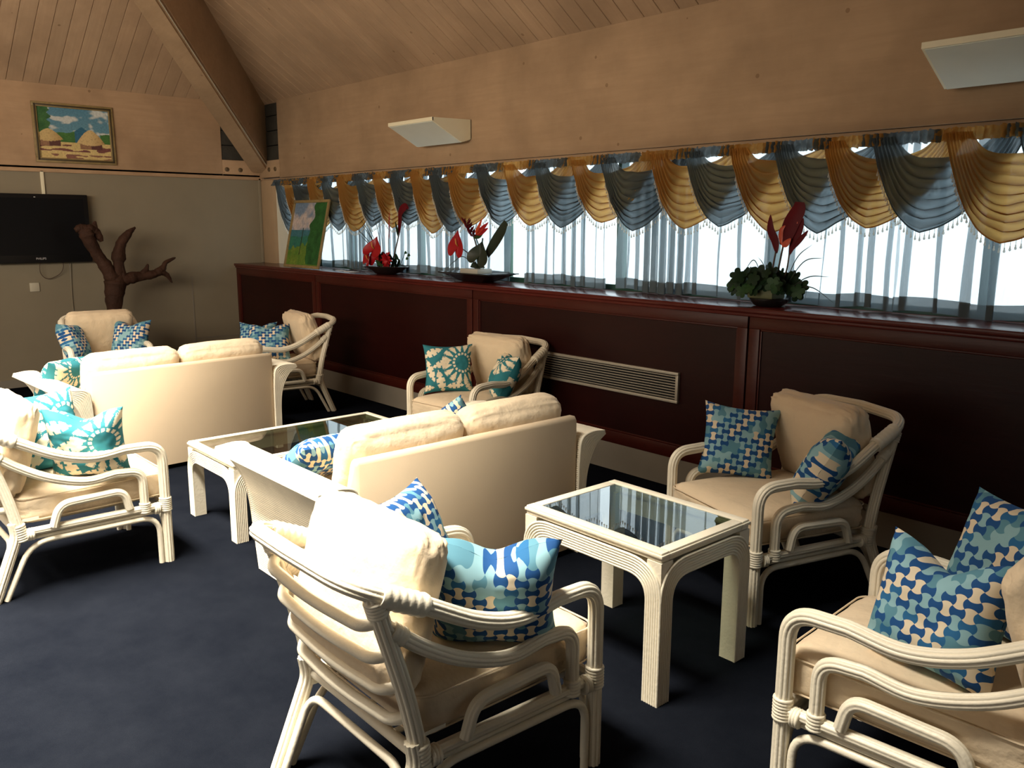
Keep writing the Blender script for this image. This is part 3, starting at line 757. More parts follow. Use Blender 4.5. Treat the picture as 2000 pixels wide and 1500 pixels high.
# ------------------------------------------------------------------ two-seat sofas (front is -x)
def make_sofa(label):
    t = thing('sofa', label, 'sofa', (0, 0, 0), 0, 'cream two-seat sofas with reeded arms')
    # local: back face x=0, front x=-.92, y across
    H = .615
    # upholstered back: thin at the top, thick at the bottom
    m = MB(); pr = [(-.0, .03), (.0, .675), (-.012, .692), (-.045, .692), (-.060, .68), (-.17, .30), (-.17, .03)]
    N_ = len(pr); ys = [-H+.004, -H, -H+.0, H, H-.004]
    vs = []; lay = [(-H, .010), (-H+.012, 0), (H-.012, 0), (H, .010)]
    for y, ins in lay:
        for x, z in pr:
            cx, cz = -.07, .36; vs.append((x+(ins if x < -.03 else -ins), y, z+(-ins if z > .5 else ins)))
    for q in range(len(lay)-1):
        for i in range(N_): vs_i = (q*N_+i, q*N_+(i+1) % N_, (q+1)*N_+(i+1) % N_, (q+1)*N_+i); m.f.append(vs_i)
    m.v = [tuple(v) for v in vs]; m.f += [tuple(range(N_)), tuple(range(4*N_-1, 3*N_-1, -1))]
    m.build('backrest', 'cream_plain', t, smooth=50)
    m = MB(); m.box(-.80, -.165, -H+.004, H-.004, .05, .27, .02); m.build('seat_base', 'cream_plain', t)
    for s in (-1, 1):
        vs, fs = rbox(.335, .302, .08, .045, 14, (.006, .004, .022), .004, 5+s)
        o = MB().add(place(vs, (-.485, s*.305, .352)), fs).build('seat_cushion', 'cream', t, smooth=180)
        vs, fs = rbox(.205, .299, .085, .072, 20, (.010, .006, .030), .0035, 11+s*3)
        o = MB().add(place(vs, (-.180, s*.304+.003, .585), 0, rad(-77)), fs).build('back_cushion', 'cream', t, smooth=180)
        # reeded arm: outline (w outward, z) swept along x; ribs run front to back
        V3 = lambda L_: [Vector((p[0], p[1], 0)) for p in L_]
        inner = fil(V3([(0, 0), (0, .30), (.001, .45), (.012, .590), (.10, .604), (.178, .596)]), [.05, .05, .045, .03], 8)
        outer = crom(V3([(.044, 0), (.044, .20), (.045, .32), (.055, .41), (.082, .485), (.122, .540), (.165, .566), (.186, .578)]), 8)
        def even(L_, n=48):
            d = [0]
            for p, q in zip(L_, L_[1:]): d.append(d[-1]+(q-p).length)
            out = []; j = 0
            for i in range(n+1):
                t_ = d[-1]*i/n
                while j < len(d)-2 and d[j+1] < t_: j += 1
                out.append(L_[j].lerp(L_[j+1], (t_-d[j])/max(1e-9, d[j+1]-d[j])))
            return out
        inner, outer = even(inner), even(outer)
        def reeded(line, sgn):
            L3 = resample([Vector((p.x, p.y, 0)) for p in line], .0019); out = []
            for i, p in enumerate(L3):
                d = (L3[min(i+1, len(L3)-1)]-L3[max(i-1, 0)]).normalized(); nn = Vector((-d.y, d.x, 0))*sgn
                out.append(p+nn*(.0026*abs(sin(i*.0019/.0095*PI))))
            return out
        ri, ro = reeded(inner, 1), reeded(outer, -1)
        loop = ri+ro[::-1]; k = len(loop); m = MB()
        xa = [-.93, .012]
        vs = [((x+(0 if x > 0 else min(0, 1)*0)+(.10*(max(0, .52-p.y)/.52) if x < 0 else 0)), s*(H+p.x), p.y) for x in xa for p in loop]
        m.add(vs, [(i, (i+1) % k, k+(i+1) % k, k+i) for i in range(k)])
        # ends: strips between the two outlines
        ni, no = len(ri), len(ro)
        m.f += [tuple(range(k)), tuple(range(2*k-1, k-1, -1))]
        arm = m.build('armrest', 'reed', t, smooth=35)
        # bent reeds edging the rear and front end of the arm
        for xe, nm in ((.012, 'rear'), (-.93, 'front')):
            m = MB(); NQ = 9
            for q in range(NQ):
                f_ = q/(NQ-1)
                path = []
                for a, b in zip(inner, outer):
                    c = a.lerp(b, f_); path.append((xe+(.10*(max(0, .52-c.y)/.52) if xe < 0 else 0), s*(H+c.x), max(.002, c.y)))
                m.tube(path, circ(1, 8), scale=[max(.003, (a-b).length/(NQ-1)*.58) for a, b in zip(inner, outer)])
            m.build('edge_reeds', 'reed', arm, smooth=60)
    return t
sofa = make_sofa('cream two-seat sofa seen from behind beside the square glass side table')
sofa.location = (6.575, -2.225, 0)
s2 = copy_tree(sofa); s2['label'] = 'cream two-seat sofa seen from behind, nearer the television wall'
s2.location = (3.80, -2.43, 0); s2.rotation_euler = (0, 0, rad(3.0))
pillow('blue tessellated pillow lying by the left arm of the sofa next to the side table', .36, .15, (5.83, -2.72, .440), rad(-80), rad(-54), seed=12)
pillow('blue tessellated pillow corner peeping over the right end of the nearer sofa back', .30, .12, (5.95, -1.80, .445), rad(-110), rad(-20), seed=13, rolla=rad(38))
pillow('white and teal floral pillow by the left arm of the sofa near the television', .33, .15, (3.13, -3.10, .432), rad(-60), rad(-32), pat='printed', seed=5, group=TF)

# ------------------------------------------------------------------ glass-topped reeded tables
def make_table(name, label, x0, x1, y0, y1, h, lw, cat, rim=.055):
    cx, cy = (x0+x1)/2, (y0+y1)/2; t = thing(name, label, cat, (cx, cy, 0)); hx, hy = (x1-x0)/2, (y1-y0)/2
    zr = h-.032
    # each side is a set of nested bent reeds: up one leg, along the apron, down the next
    nr = 7; r = lw/nr/2
    for (ax, half, other, sg) in (('x', hx, hy, -1), ('x', hx, hy, 1), ('y', hy, hx, -1), ('y', hy, hx, 1)):
        m = MB()
        for q in range(nr):
            e = half-r-q*2*r; top = zr-.004-r-q*2*r; rr = .135-q*2*r*.85
            pts = fil([(-e, 0, 0), (-e, 0, top), (e, 0, top), (e, 0, 0)], rr, 10)
            path = []
            for p in pts:
                if ax == 'x': path.append((p.x, sg*(other-r*.9), p.z))
                else: path.append((sg*(other-r*.9), p.x, p.z))
            m.tube(path, circ(r*1.04, 10))
        m.build('apron_reeds', 'reed', t, smooth=60)
    for sx in (-1, 1):
        for sy in (-1, 1):
            m = MB(); a, b = sx*(hx-r*1.5), sx*(hx-lw); c, d = sy*(hy-r*1.5), sy*(hy-lw)
            m.box(min(a, b), max(a, b), min(c, d), max(c, d), 0.001, zr-.004); m.build('leg', 'reed', t, smooth=0)
    # rim in two steps
    m = MB()
    def ring(ox, w, za, zb, b=.003):
        m.box(-hx+ox, hx-ox, -hy+ox, -hy+ox+w, za, zb, b); m.box(-hx+ox, hx-ox, hy-ox-w, hy-ox, za, zb, b)
        m.box(-hx+ox, -hx+ox+w, -hy+ox+w, hy-ox-w, za, zb, b); m.box(hx-ox-w, hx-ox, -hy+ox+w, hy-ox-w, za, zb, b)
    ring(.010, rim-.012, zr-.002, h-.014); ring(.004, rim-.008, h-.020, h-.008); ring(.009, rim-.012, h-.010, h, .004)
    m.build('rim', 'reed', t)
    m = MB(); ix, iy = hx-lw-.002, hy-lw-.002            # inner apron boards
    m.box(-hx+rim*.7, hx-rim*.7, -hy+rim*.7, -hy+rim*.7+.008, zr-.075, zr); m.box(-hx+rim*.7, hx-rim*.7, hy-rim*.7-.008, hy-rim*.7, zr-.075, zr)
    m.box(-hx+rim*.7, -hx+rim*.7+.008, -hy+rim*.7, hy-rim*.7, zr-.075, zr); m.box(hx-rim*.7-.008, hx-rim*.7, -hy+rim*.7, hy-rim*.7, zr-.075, zr)
    m.build('inner_apron', 'reed', t, smooth=0)
    MB().box(-hx+rim-.004, hx-rim+.004, -hy+rim-.004, hy-rim+.004, h-.009, h-.003).build('glass_top', 'tableglass', t, smooth=0)
    return t
make_table('side_table', 'cream reeded side table with smoked glass top between two armchairs', 7.050, 7.722, -2.402, -1.878, .545, .068, 'side table')
make_table('coffee_table', 'low cream reeded coffee table with glass top between the two sofas', 4.765, 5.375, -2.83, -1.66, .42, .066, 'coffee table', rim=.05)

# ------------------------------------------------------------------ sheer curtains
def sheer(xa, xb, label, seed, zb=LZ+.012, y0=-.055):
    L_ = xb-xa; nx = int(L_/.0045); ny = 10
    rnd = random.Random(seed)
    # irregular gathering: clumps of deep folds between flat stretches
    ph = rnd.uniform(0, 10); xs_, ys_ = [], []
    acc = 0; theta = 0; X_ = [0]; TH = []
    for i in range(nx+1):
        s = i/nx*L_
        cl = .5+.5*nz(s*2.6+ph, seed*3.1); cl = max(0, min(1, (cl-.22)/.40))
        theta += (.0045)*2*PI/(.27-.14*cl); TH.append((theta, cl)); 
        acc += 1-.72*cl; X_.append(acc)
    def fn(a, b):
        i = int(round(a*nx)); th_, cl = TH[i]
        x = xa+L_*X_[i]/X_[nx]
        w_ = .55+.45*b if seed % 2 else .7+.3*b
        amp = (.014+.014*cl)*w_
        y = y0+amp*sin(th_+.35*nz(x*3, b*2, seed))+nz(x*5, b*1.3+seed, 2)*.010*(1-b)
        x += (.062-.032*cl)*(.95+.5*nz(x*3.3, seed*1.7, 9))*sin(2*th_+.6*nz(x*2.2, seed, 7)+1.2*nz(x*6, b*1.5, seed+3))+.045*nz(x*3.5, seed, 4)*(1-b)*(.4+b)
        z = zb+(2.03-zb)*b+(.006*sin(th_*.5)+.01*nz(x*3, 0, seed) if b < .01 else 0)
        return (x, y, z)
    t = thing('sheer_curtain', label, 'curtain', (0, 0, 0), 0, 'blue grey sheer curtains')
    m = MB(); m.grid(nx, ny, fn); m.build('sheer_cloth', 'sheer', t, smooth=180)
    m = MB(); m.grid(nx, 2, lambda a, b: (lambda p, q: (p[0]+(q[0]-p[0])*b*.085, p[1]-.003, p[2]+b*.072))(fn(a, 0), fn(a, 1))); m.build('hem', 'sheerhem', t, smooth=180)
    return t
sheer(.66, 2.66, 'blue grey sheer curtain behind the meadow painting and the corner bowl', 3)
sheer(2.68, 4.34, 'blue grey sheer curtain between the two left flower arrangements', 5)
sheer(4.48, 5.355, 'blue grey sheer curtain left of the bare green window bar', 8)
sheer(5.42, 7.36, 'blue grey sheer curtain behind the tall dark red flowers in the round pot', 12)
sheer(7.33, 9.6, 'blue grey sheer curtain at the right edge of the photo', 17)
m = MB(); m.tube([(.62, -.055, 2.035), (XR, -.055, 2.035)], circ(.008, 10)); tag(m.build('curtain_rail', 'plate'), 'thin curtain rail along the top of the windows above the sheers', 'curtain rail')

# ------------------------------------------------------------------ valance of swags
tips = [8.49, 8.18, 7.867, 7.509, 7.241, 6.943, 6.661, 6.339, 6.07, 5.651, 5.374, 4.998, 4.666, 4.332, 3.957, 3.709, 3.44, 3.12, 2.849, 2.547, 2.206, 1.904, 1.62, 1.31, 1.12, .92]
tz = [1.56, 1.565, 1.522, 1.565, 1.589, 1.559, 1.557, 1.589, 1.582, 1.563, 1.612, 1.575, 1.592, 1.591, 1.577, 1.534, 1.523, 1.586, 1.562, 1.57, 1.524, 1.532, 1.545, 1.55, 1.56, 1.50]
val = thing('valance', 'gathered valance of alternating gold and slate grey swags with bead fringe over the windows', 'valance', (0, 0, 0))
def swag(tip, ztip, i, mat):
    rnd = random.Random(i*7+1); wl = .29; wr_ = .43; zt = 2.035
    nx, ny = 56, 64; sag1 = zt-ztip; neck = rnd.uniform(.07, .12); ph = rnd.uniform(0, 6); nf = rnd.choice((7, 8, 9)); pk = rnd.uniform(.28, .55)
    def fn(a, b):
        # a across (0 left gather .. 1 right gather), b from neckline (0) to lower edge (1)
        gl = -wl+.010+.120*(1-b); gr = wr_-.02-.14*(1-b)
        xl = tip+gl-.06*(1-b)*0; xr = tip+gr
        mid = tip+.02*sin(ph+b*3)
        if a < .5: q = a*2; x = xl+(mid-xl)*(q**(1.05+.1*(1-b)))
        else: q = (1-a)*2; x = xr+(mid-xr)*(q**(1.05+.1*(1-b)))
        q = max(0, min(1, q))
        sh = 1-(1-q)**(2.7-.3*b*b); sh = sh*(1-pk*b*.6)+pk*b*.6*q
        z = zt-(neck+(sag1-neck)*b**.92)*sh
        fold = sin(2*PI*nf*b+ph+1.1*nz(a*3, b*3, i)*2+1.6*(a-.5))
        amp = (.017*(.35+.65*sin(PI*min(1, max(0, q))*.5)))*(1 if b < .9 else (1-b)*10*.8+.2)
        z += .55*amp*sin(2*PI*nf*b+ph+1.3)*min(1, q*2)
        y = -.135-.045*(1-a)+.035*a-.030*sin(PI*a)*(.3+.7*b)+amp*fold
        y += .010*nz(x*14, z*14, i)
        z += .012*nz(x*9, b*6, i+5)*q
        return (x, y, z)
    m = MB(); m.grid(nx, ny, fn); o = m.build('swag', mat, val, smooth=180)
    o['label'] = 'gold swag' if mat == 'swaggold' else 'slate grey swag'
    # rolled edge and bead fringe
    edge = [fn(k/60, 1) for k in range(61)]
    m = MB(); m.tube([(p[0], p[1]-.001, p[2]) for p in edge], circ(.0035, 6)); m.build('piping', mat, o, smooth=180)
    m = MB(); rs = resample([Vector(p) for p in edge[5:56]], .023)
    for p in rs:
        l = rnd.uniform(.018, .026)
        m.tube([(p.x, p.y, p.z), (p.x, p.y, p.z-l)], circ(.0012, 4)); z = p.z-l
        vs = []; prof = [(.001, 0), (.0035, -.004), (.0028, -.009), (.0048, -.014), (.006, -.021), (.001, -.025)]
        for r_, dz in prof: vs += [(p.x+r_*cos(2*PI*c/6), p.y+r_*sin(2*PI*c/6), z+dz) for c in range(6)]
        m.add(vs, [(a*6+c, a*6+(c+1) % 6, (a+1)*6+(c+1) % 6, (a+1)*6+c) for a in range(5) for c in range(6)])
    m.build('bead_fringe', 'bead', o, smooth=180)
    # gathered heading frill above this swag
    xa, xb = tip-wl-.06, tip-wl+.34
    m = MB(); m.grid(60, 6, lambda a, b: (xa+(xb-xa)*a+.006*nz(a*40, b*5, i), -.180+.014*sin(a*2*PI*11+ph+b*1.5)+.018*nz(a*22, b*3, i)+.02*b, 1.995+.062*b+.012*nz(a*26, b, i)))
    m.build('frill', mat, o, smooth=180)
for i, (a, b) in enumerate(zip(tips, tz)): swag(a, b, i, 'swaggold' if i % 2 == 0 else 'swaggrey')

# ------------------------------------------------------------------ flower arrangements
def blade(mb, pts, w, n=8, prof=None, curl=.15, side=None):
    p = crom(pts, n); N_ = len(p); vs = []
    for i, c in enumerate(p):
        t = i/(N_-1); d = (p[min(i+1, N_-1)]-p[max(i-1, 0)]).normalized()
        sd = Vector(side) if side else d.cross(Vector((.2, 1, .1)))
        sd = (sd-d*sd.dot(d)).normalized(); nn = d.cross(sd)
        ww = w*(prof(t) if prof else sin(PI*min(1, t*.97+.03))**.7)
        for k in range(5):
            q = k/4*2-1; vs.append(c+sd*ww*q+nn*abs(q)*ww*curl)
    mb.add(vs, [(i*5+k, i*5+k+1, (i+1)*5+k+1, (i+1)*5+k) for i in range(N_-1) for k in range(4)]); return mb
def heart(mb, c, s, nrm, roll=0.0):
    """anthurium spathe: heart outline, slightly cupped"""
    c = Vector(c); nrm = Vector(nrm).normalized(); q = nrm.to_track_quat('Y', 'Z'); vs = [c]
    n = 40; rings = 5
    for r in range(1, rings+1):
        for i in range(n):
            a = 2*PI*i/n; x = 16*sin(a)**3/17; z = (13*cos(a)-5*cos(2*a)-2*cos(3*a)-cos(4*a))/17; f = r/rings
            v = Vector((x*f*s, .18*s*f*f-.05*s*sin(3*a)*f, z*f*s)); v.rotate(Matrix.Rotation(roll, 3, 'Y')); v.rotate(q); vs.append(c+v)
    fs = [(0, 1+i, 1+(i+1) % n) for i in range(n)]
    for r in range(rings-1): fs += [(1+r*n+i, 1+(r+1)*n+i, 1+(r+1)*n+(i+1) % n, 1+r*n+(i+1) % n) for i in range(n)]
    mb.add(vs, fs); return mb
def stalk(t, pts, r=.004, mat='stem', name='stem'):
    return MB().tube(crom(pts, 6), circ(r, 7)).build(name, mat, t, smooth=180)
def flat_leaf(t, pts, w, mat='leaf', name='leaf', prof=None, curl=.15, solid=True):
    return blade(MB(), pts, w, prof=prof, curl=curl).build(name, mat, t, smooth=180)

# 1: shallow black bowl with red anthuriums
ax, ay = 2.80, -.215
t = thing('flower_arrangement', 'shallow black bowl of red anthuriums and grasses on the ledge near the corner', 'flower arrangement', (0, 0, 0), 0, 'flower arrangements on the ledge')
MB().lathe([(.10, LZ+.001), (.12, LZ+.006), (.20, LZ+.030), (.27, LZ+.062), (.285, LZ+.072), (.278, LZ+.076), (.20, LZ+.048), (.05, LZ+.035), (.001, LZ+.035)], ax, ay).scale_y if 0 else None
b = MB().lathe([(.10, LZ+.001), (.13, LZ+.006), (.20, LZ+.030), (.26, LZ+.062), (.275, LZ+.072), (.268, LZ+.076), (.20, LZ+.048), (.05, LZ+.035), (.001, LZ+.035)], ax, ay, 40)
b.v = [(x, ay+(y-ay)*.62, z) for x, y, z in b.v]; b.build('bowl', 'pottery', t)
def anthurium(t, c, s, nrm, roll=0., stem_to=None):
    o = heart(MB(), c, s, nrm, roll).build('spathe', 'red', t, smooth=180)
    c = Vector(c); n_ = Vector(nrm).normalized(); up_ = Vector((.15, 0, 1))
    MB().tube([c, c+n_*-.02*0+Vector((0, -.02, .02)), c+Vector((.01, -.035, .06))], circ(.006, 8), scale=[1, 1, .6]).build('spadix', 'spadix', o, smooth=180)
    if stem_to: stalk(t, [stem_to, ((stem_to[0]+c.x)/2, (stem_to[1]+c.y)/2+.01, (stem_to[2]+c.z)/2+.02), tuple(c)], .004, 'stem')
anthurium(t, (2.72, -.28, 1.375), .115, (.35, -1, .45), rad(170), (2.80, -.2, 1.19))
anthurium(t, (2.62, -.28, 1.275), .10, (-.2, -1, .1), rad(150), (2.74, -.2, 1.19))
anthurium(t, (2.70, -.25, 1.295), .09, (.3, -1, .2), rad(200), (2.78, -.2, 1.19))
m = MB()
for k in range(14):
    a = k*2*PI/14; l = random.Random(k).uniform(.07, .10)
    blade(m, [(2.91, -.26, 1.27), (2.91+l*.5*cos(a), -.28, 1.285+l*.55*sin(a)), (2.91+l*cos(a), -.275, 1.275+l*sin(a))], .014, 5)
m.build('star_flower', 'darkred' if 0 else 'red', t, smooth=180)
stalk(t, [(2.86, -.2, 1.19), (2.94, -.2, 1.36), (3.01, -.2, 1.52)], .006)
blade(MB(), [(3.0, -.2, 1.50), (3.035, -.205, 1.60), (3.06, -.21, 1.70), (3.13, -.21, 1.745), (3.16, -.2, 1.73)], .040, prof=lambda q: .35+.65*sin(PI*(q*.9+.1))).build('heliconia_bract', 'darkred', t, smooth=180)
blade(MB(), [(3.0, -.21, 1.49), (2.99, -.21, 1.56), (2.965, -.21, 1.62)], .022).build('heliconia_bract', 'leaf', t, smooth=180)
stalk(t, [(2.84, -.2, 1.19), (2.835, -.2, 1.42), (2.85, -.2, 1.56)], .003)
blade(MB(), [(2.85, -.2, 1.46), (2.853, -.2, 1.58), (2.862, -.2, 1.71)], .012).build('red_spike', 'red', t, smooth=180)
for (x, z, dx) in ((2.30, 1.70, .1), (2.36, 1.62, .06), (2.24, 1.585, .1), (2.46, 1.55, .02), (2.55, 1.78, .05), (2.42, 1.66, .0), (2.34, 1.50, .05), (2.66, 1.72, -.03)):
    blade(MB(), [(2.74, -.2, 1.19), ((2.74+x)/2+.03, -.2, (1.19+z)/2+.02+dx*.2), (x, -.2, z)], .006).build('grass_blade', 'leafdark', t, smooth=180)
rnd = random.Random(4)
for k in range(16):
    a = rnd.uniform(-.1, 1.0); x0 = 2.84+rnd.uniform(-.2, .12); l = rnd.uniform(.10, .24); zz = rnd.uniform(.01, .10)
    blade(MB(), [(x0, -.2, 1.20), (x0+l*.5*cos(a), -.22+rnd.uniform(-.06, .04), 1.21+zz+.02), (x0+l*cos(a), -.22+rnd.uniform(-.08, .04), 1.20+zz)], .026).build('leaf', 'leaf' if k % 3 else 'leafgreen', t, smooth=180)
stalk(t, [(2.98, -.2, 1.2), (3.06, -.2, 1.30), (3.10, -.2, 1.36)], .0025, 'leaf')
for dx, dz in ((0, .0), (.05, -.02), (.02, -.05)):
    blade(MB(), [(3.08+dx, -.2, 1.34+dz), (3.105+dx, -.2, 1.352+dz), (3.125+dx, -.2, 1.345+dz)], .013, 5).build('leaf', 'leafgreen', t, smooth=180)

# 2: square black tray with white dish
t = thing('flower_arrangement', 'square black tray with a white dish, one red anthurium and a dark paddle leaf', 'flower arrangement', (0, 0, 0), 0, 'flower arrangements on the ledge')
b = MB(); cx, cy = 4.115, -.215
b.lathe([(.10, LZ+.001), (.12, LZ+.008), (.225, LZ+.058), (.262, LZ+.066), (.262, LZ+.074), (.222, LZ+.068), (.12, LZ+.03), (.001, LZ+.03)], 0, 0, 4*8, sq=True)
b.v = [(cx+x*1.18, cy+y*.62, z) for x, y, z in b.v]; b.build('tray', 'pottery', t, smooth=30)
m = MB(); m.box(cx-.115, cx+.105, cy-.09, cy+.06, LZ+.066, LZ+.104, .006); m.build('dish', 'dish', t)
anthurium(t, (3.935, -.27, 1.425), .125, (-.05, -1, .1), rad(174), (4.11, -.2, 1.26))
stalk(t, [(4.12, -.2, 1.25), (4.09, -.2, 1.40), (4.035, -.2, 1.53)], .006)
stalk(t, [(4.13, -.2, 1.25), (4.12, -.2, 1.40), (4.075, -.2, 1.50)], .004, 'leaf')
m = MB(); rnd = random.Random(9)
for k in range(34):                                   # ginger head: overlapping bracts along a leaning stalk
    q = k/33; base = Vector((4.05-.10*q, -.2, 1.49+.13*q)); a = k*2.4
    blade(m, [base, base+Vector((.022*cos(a), .022*sin(a), .012)), base+Vector((.034*cos(a)*(.7+.5*q), .034*sin(a), .034))], .013, 4)
m.build('ginger_flower', 'darkred', t, smooth=180)
for (x, z, c) in ((4.20, 1.60, 'orangered'), (4.245, 1.615, 'red'), (4.17, 1.645, 'orangered'), (4.24, 1.57, 'red'), (4.13, 1.60, 'orangered')):
    blade(MB(), [(4.085, -.21, 1.52), ((4.085+x)/2, -.215, (1.52+z)/2-.012), (x, -.21, z)], .018).build('bird_flower_bract', c, t, smooth=180)
blade(MB(), [(4.06, -.21, 1.49), (4.13, -.21, 1.505), (4.18, -.21, 1.53)], .016).build('bird_flower_bract', 'leafgreen', t, smooth=180)
blade(MB(), [(4.20, -.19, 1.36), (4.28, -.19, 1.44), (4.38, -.19, 1.545), (4.43, -.19, 1.615)], .052, prof=lambda q: .25+.75*sin(PI*min(1, .15+q*.72))).build('paddle_leaf', 'leafdark', t, smooth=180)
m = heart(MB(), (4.17, -.24, 1.36), .115, (.25, -1, .2), rad(165)); m.build('broad_leaf', 'leafdark', t, smooth=180)
for k in range(4): stalk(t, [(4.11+k*.02, -.2, 1.25), (4.12+k*.018, -.2, 1.30), (4.13+k*.02, -.2, 1.37)], .0035, 'dishgreen')
stalk(t, [(4.14, -.2, 1.36), (4.15, -.2, 1.44), (4.16, -.2, 1.49)], .006, 'leafdark')
blade(MB(), [(4.10, -.2, 1.25), (3.92, -.2, 1.34), (3.80, -.2, 1.30), (3.70, -.2, 1.24)], .004).build('grass_blade', 'leafdark', t, smooth=180)
rnd = random.Random(14)
for k in range(12):
    a = rnd.uniform(0, PI); l = rnd.uniform(.05, .10)
    blade(MB(), [(4.11, -.21, 1.25), (4.11+l*.6*cos(a), -.22, 1.265+l*.3*sin(a)), (4.11+l*cos(a)*1.3, -.22, 1.255+l*.4*sin(a))], .014, 5).build('leaf', 'leafdark', t, smooth=180)

# 3: round pot with ivy leaves and tall dark red heliconias
t = thing('flower_arrangement', 'round dark pot of ivy leaves with tall dark red flowers, rightmost on the ledge', 'flower arrangement', (0, 0, 0), 0, 'flower arrangements on the ledge')
cx, cy = 6.72, -.225
MB().lathe([(.065, LZ+.001), (.085, LZ+.008), (.105, LZ+.03), (.108, LZ+.045), (.100, LZ+.048), (.001, LZ+.048)], cx, cy, 36).build('pot', 'pottery', t)
m = MB(); m.box(cx-.09, cx+.07, cy-.085, cy+.05, LZ+.046, LZ+.098, .008); m.build('dish', 'dishgreen', t)
def ivy(mb, c, s, nrm, roll):
    c = Vector(c); q = Vector(nrm).normalized().to_track_quat('Y', 'Z'); n = 30; vs = [c]
    for i in range(n):
        a = 2*PI*i/n; r = s*(.62+.38*abs(cos(2.5*a))**.8); v = Vector((r*sin(a), .12*s*cos(2*a), r*cos(a)))
        v.rotate(Matrix.Rotation(roll, 3, 'Y')); v.rotate(q); vs.append(c+v)
    mb.add(vs, [(0, 1+i, 1+(i+1) % n) for i in range(n)])
rnd = random.Random(21)
for k in range(75):
    u = rnd.uniform(-1, 1); x = cx-.02+.20*u; z = LZ+.055+rnd.uniform(0, .135)*(1-u*u*.75)+.02; y = cy+rnd.uniform(-.11, .10)
    m = MB(); ivy(m, (x, y, z), rnd.uniform(.030, .052), (rnd.uniform(-.6, .6), -1, rnd.uniform(-.2, .7)), rnd.uniform(0, 6)); m.build('leaf', 'leaf' if k % 3 else 'leafgreen', t, smooth=180)
stalk(t, [(6.72, -.2, 1.22), (6.715, -.2, 1.34), (6.73, -.2, 1.455)], .0055)
stalk(t, [(6.735, -.2, 1.22), (6.75, -.2, 1.34), (6.775, -.2, 1.50)], .0055)
stalk(t, [(6.745, -.2, 1.22), (6.80, -.2, 1.34), (6.815, -.2, 1.45)], .0045)
hb = lambda p, w, c, pr=None: blade(MB(), p, w, prof=pr, side=(1, 0, -.3)).build('heliconia_bract', c, t, smooth=180)
hb([(6.735, -.2, 1.445), (6.72, -.2, 1.51), (6.69, -.205, 1.575), (6.685, -.205, 1.66)], .026, 'darkred')
hb([(6.775, -.21, 1.49), (6.76, -.21, 1.53), (6.765, -.215, 1.575), (6.785, -.21, 1.60)], .014, 'orangered')
hb([(6.775, -.21, 1.49), (6.79, -.21, 1.54), (6.815, -.21, 1.61), (6.85, -.205, 1.68), (6.855, -.2, 1.725)], .048, 'darkred', lambda q: .3+.7*sin(PI*min(1, .08+q*.80)))
hb([(6.775, -.215, 1.485), (6.80, -.22, 1.50), (6.83, -.22, 1.53)], .018, 'orangered')
hb([(6.79, -.205, 1.50), (6.82, -.205, 1.56), (6.855, -.205, 1.62)], .014, 'orangered')
hb([(6.815, -.2, 1.44), (6.835, -.2, 1.51), (6.865, -.2, 1.58), (6.885, -.2, 1.64)], .024, 'darkred')
hb([(6.82, -.2, 1.46), (6.87, -.2, 1.52), (6.92, -.2, 1.575)], .015, 'darkred')
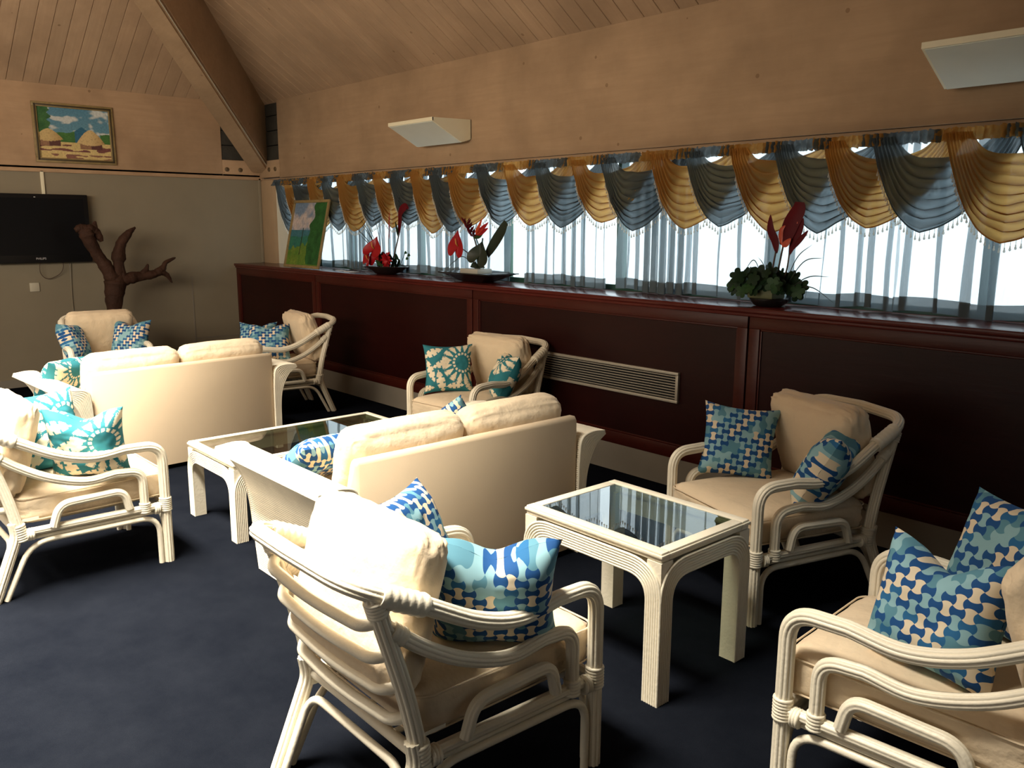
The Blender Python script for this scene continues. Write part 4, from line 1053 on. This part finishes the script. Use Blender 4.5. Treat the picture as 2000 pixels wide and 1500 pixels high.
for p in ([(6.78, 1.22), (6.90, 1.40), (7.02, 1.43)], [(6.79, 1.22), (6.93, 1.32), (7.06, 1.33)], [(6.80, 1.22), (6.95, 1.27), (7.10, 1.19)], [(6.80, 1.22), (6.92, 1.30), (6.93, 1.20)], [(6.78, 1.22), (6.86, 1.42), (6.95, 1.50)],
          [(6.68, 1.22), (6.60, 1.40), (6.53, 1.33)], [(6.70, 1.22), (6.66, 1.37), (6.62, 1.42)], [(6.68, 1.22), (6.62, 1.32), (6.57, 1.33)]):
    blade(MB(), [(x, -.2, z) for x, z in p], .003).build('grass_blade', 'leafdark', t, smooth=180)

# loose papers on the ledge
for (x, y, a, lb) in ((2.30, -.27, .3, 'white paper strip on the ledge left of the anthurium bowl'), (2.05, -.24, -.2, 'small white card on the ledge right of the meadow painting')):
    o = MB().box(-.07, .07, -.028, .028, 0, .003).build('paper', 'paper'); o.location = (x, y, LZ+.0005); o.rotation_euler = (0, 0, a); tag(o, lb, 'paper')

# ------------------------------------------------------------------ light
w = bpy.data.worlds.new('daylight'); bpy.context.scene.world = w; w.use_nodes = True
nt = w.node_tree; nt.nodes.clear()
bg = nt.nodes.new('ShaderNodeBackground'); wo = nt.nodes.new('ShaderNodeOutputWorld')
bg.inputs[0].default_value = (.80, .92, 1.0, 1); bg.inputs[1].default_value = 3.2
nt.links.new(bg.outputs[0], wo.inputs[0])
def area(name, loc, aim, sx, sy, energy, col, spread=180):
    l = bpy.data.lights.new(name, 'AREA'); l.shape = 'RECTANGLE'; l.size = sx; l.size_y = sy; l.energy = energy; l.color = col; l.spread = rad(spread)
    o = bpy.data.objects.new(name, l); C.objects.link(o); o.location = loc
    d = Vector(aim)-Vector(loc); o.rotation_euler = d.to_track_quat('-Z', 'Y').to_euler(); return o
area('skylight', (4.8, -4.75, 5.0), (4.8, -4.45, 0), 5.8, .9, 740, (1, .92, .78), 71)
area('warm_fill', (3.6, -6.2, 4.4), (3.9, -3.5, 0), 4.2, 1.0, 60, (1, .88, .70), 66)  # added warm fill from above, models the front faces; no fitting here
area('rear_fill', (5.5, -9.8, 1.7), (5.0, 0, 3.0), 9, 2.0, 95, (1, .90, .76), 170)  # added weak fill from the rear wall, which has no openings
area('ceiling_fill', (6.0, -6.8, 2.3), (.5, -3.2, 4.4), 4, 1.0, 225, (1, .86, .68), 150)  # added unseen fill aimed up to brighten the left ceiling

sc = bpy.context.scene
sc.view_settings.view_transform = 'Standard'; sc.view_settings.look = 'None'; sc.view_settings.gamma = 1
sc.view_settings.use_curve_mapping = False; sc.view_settings.exposure = 0.0
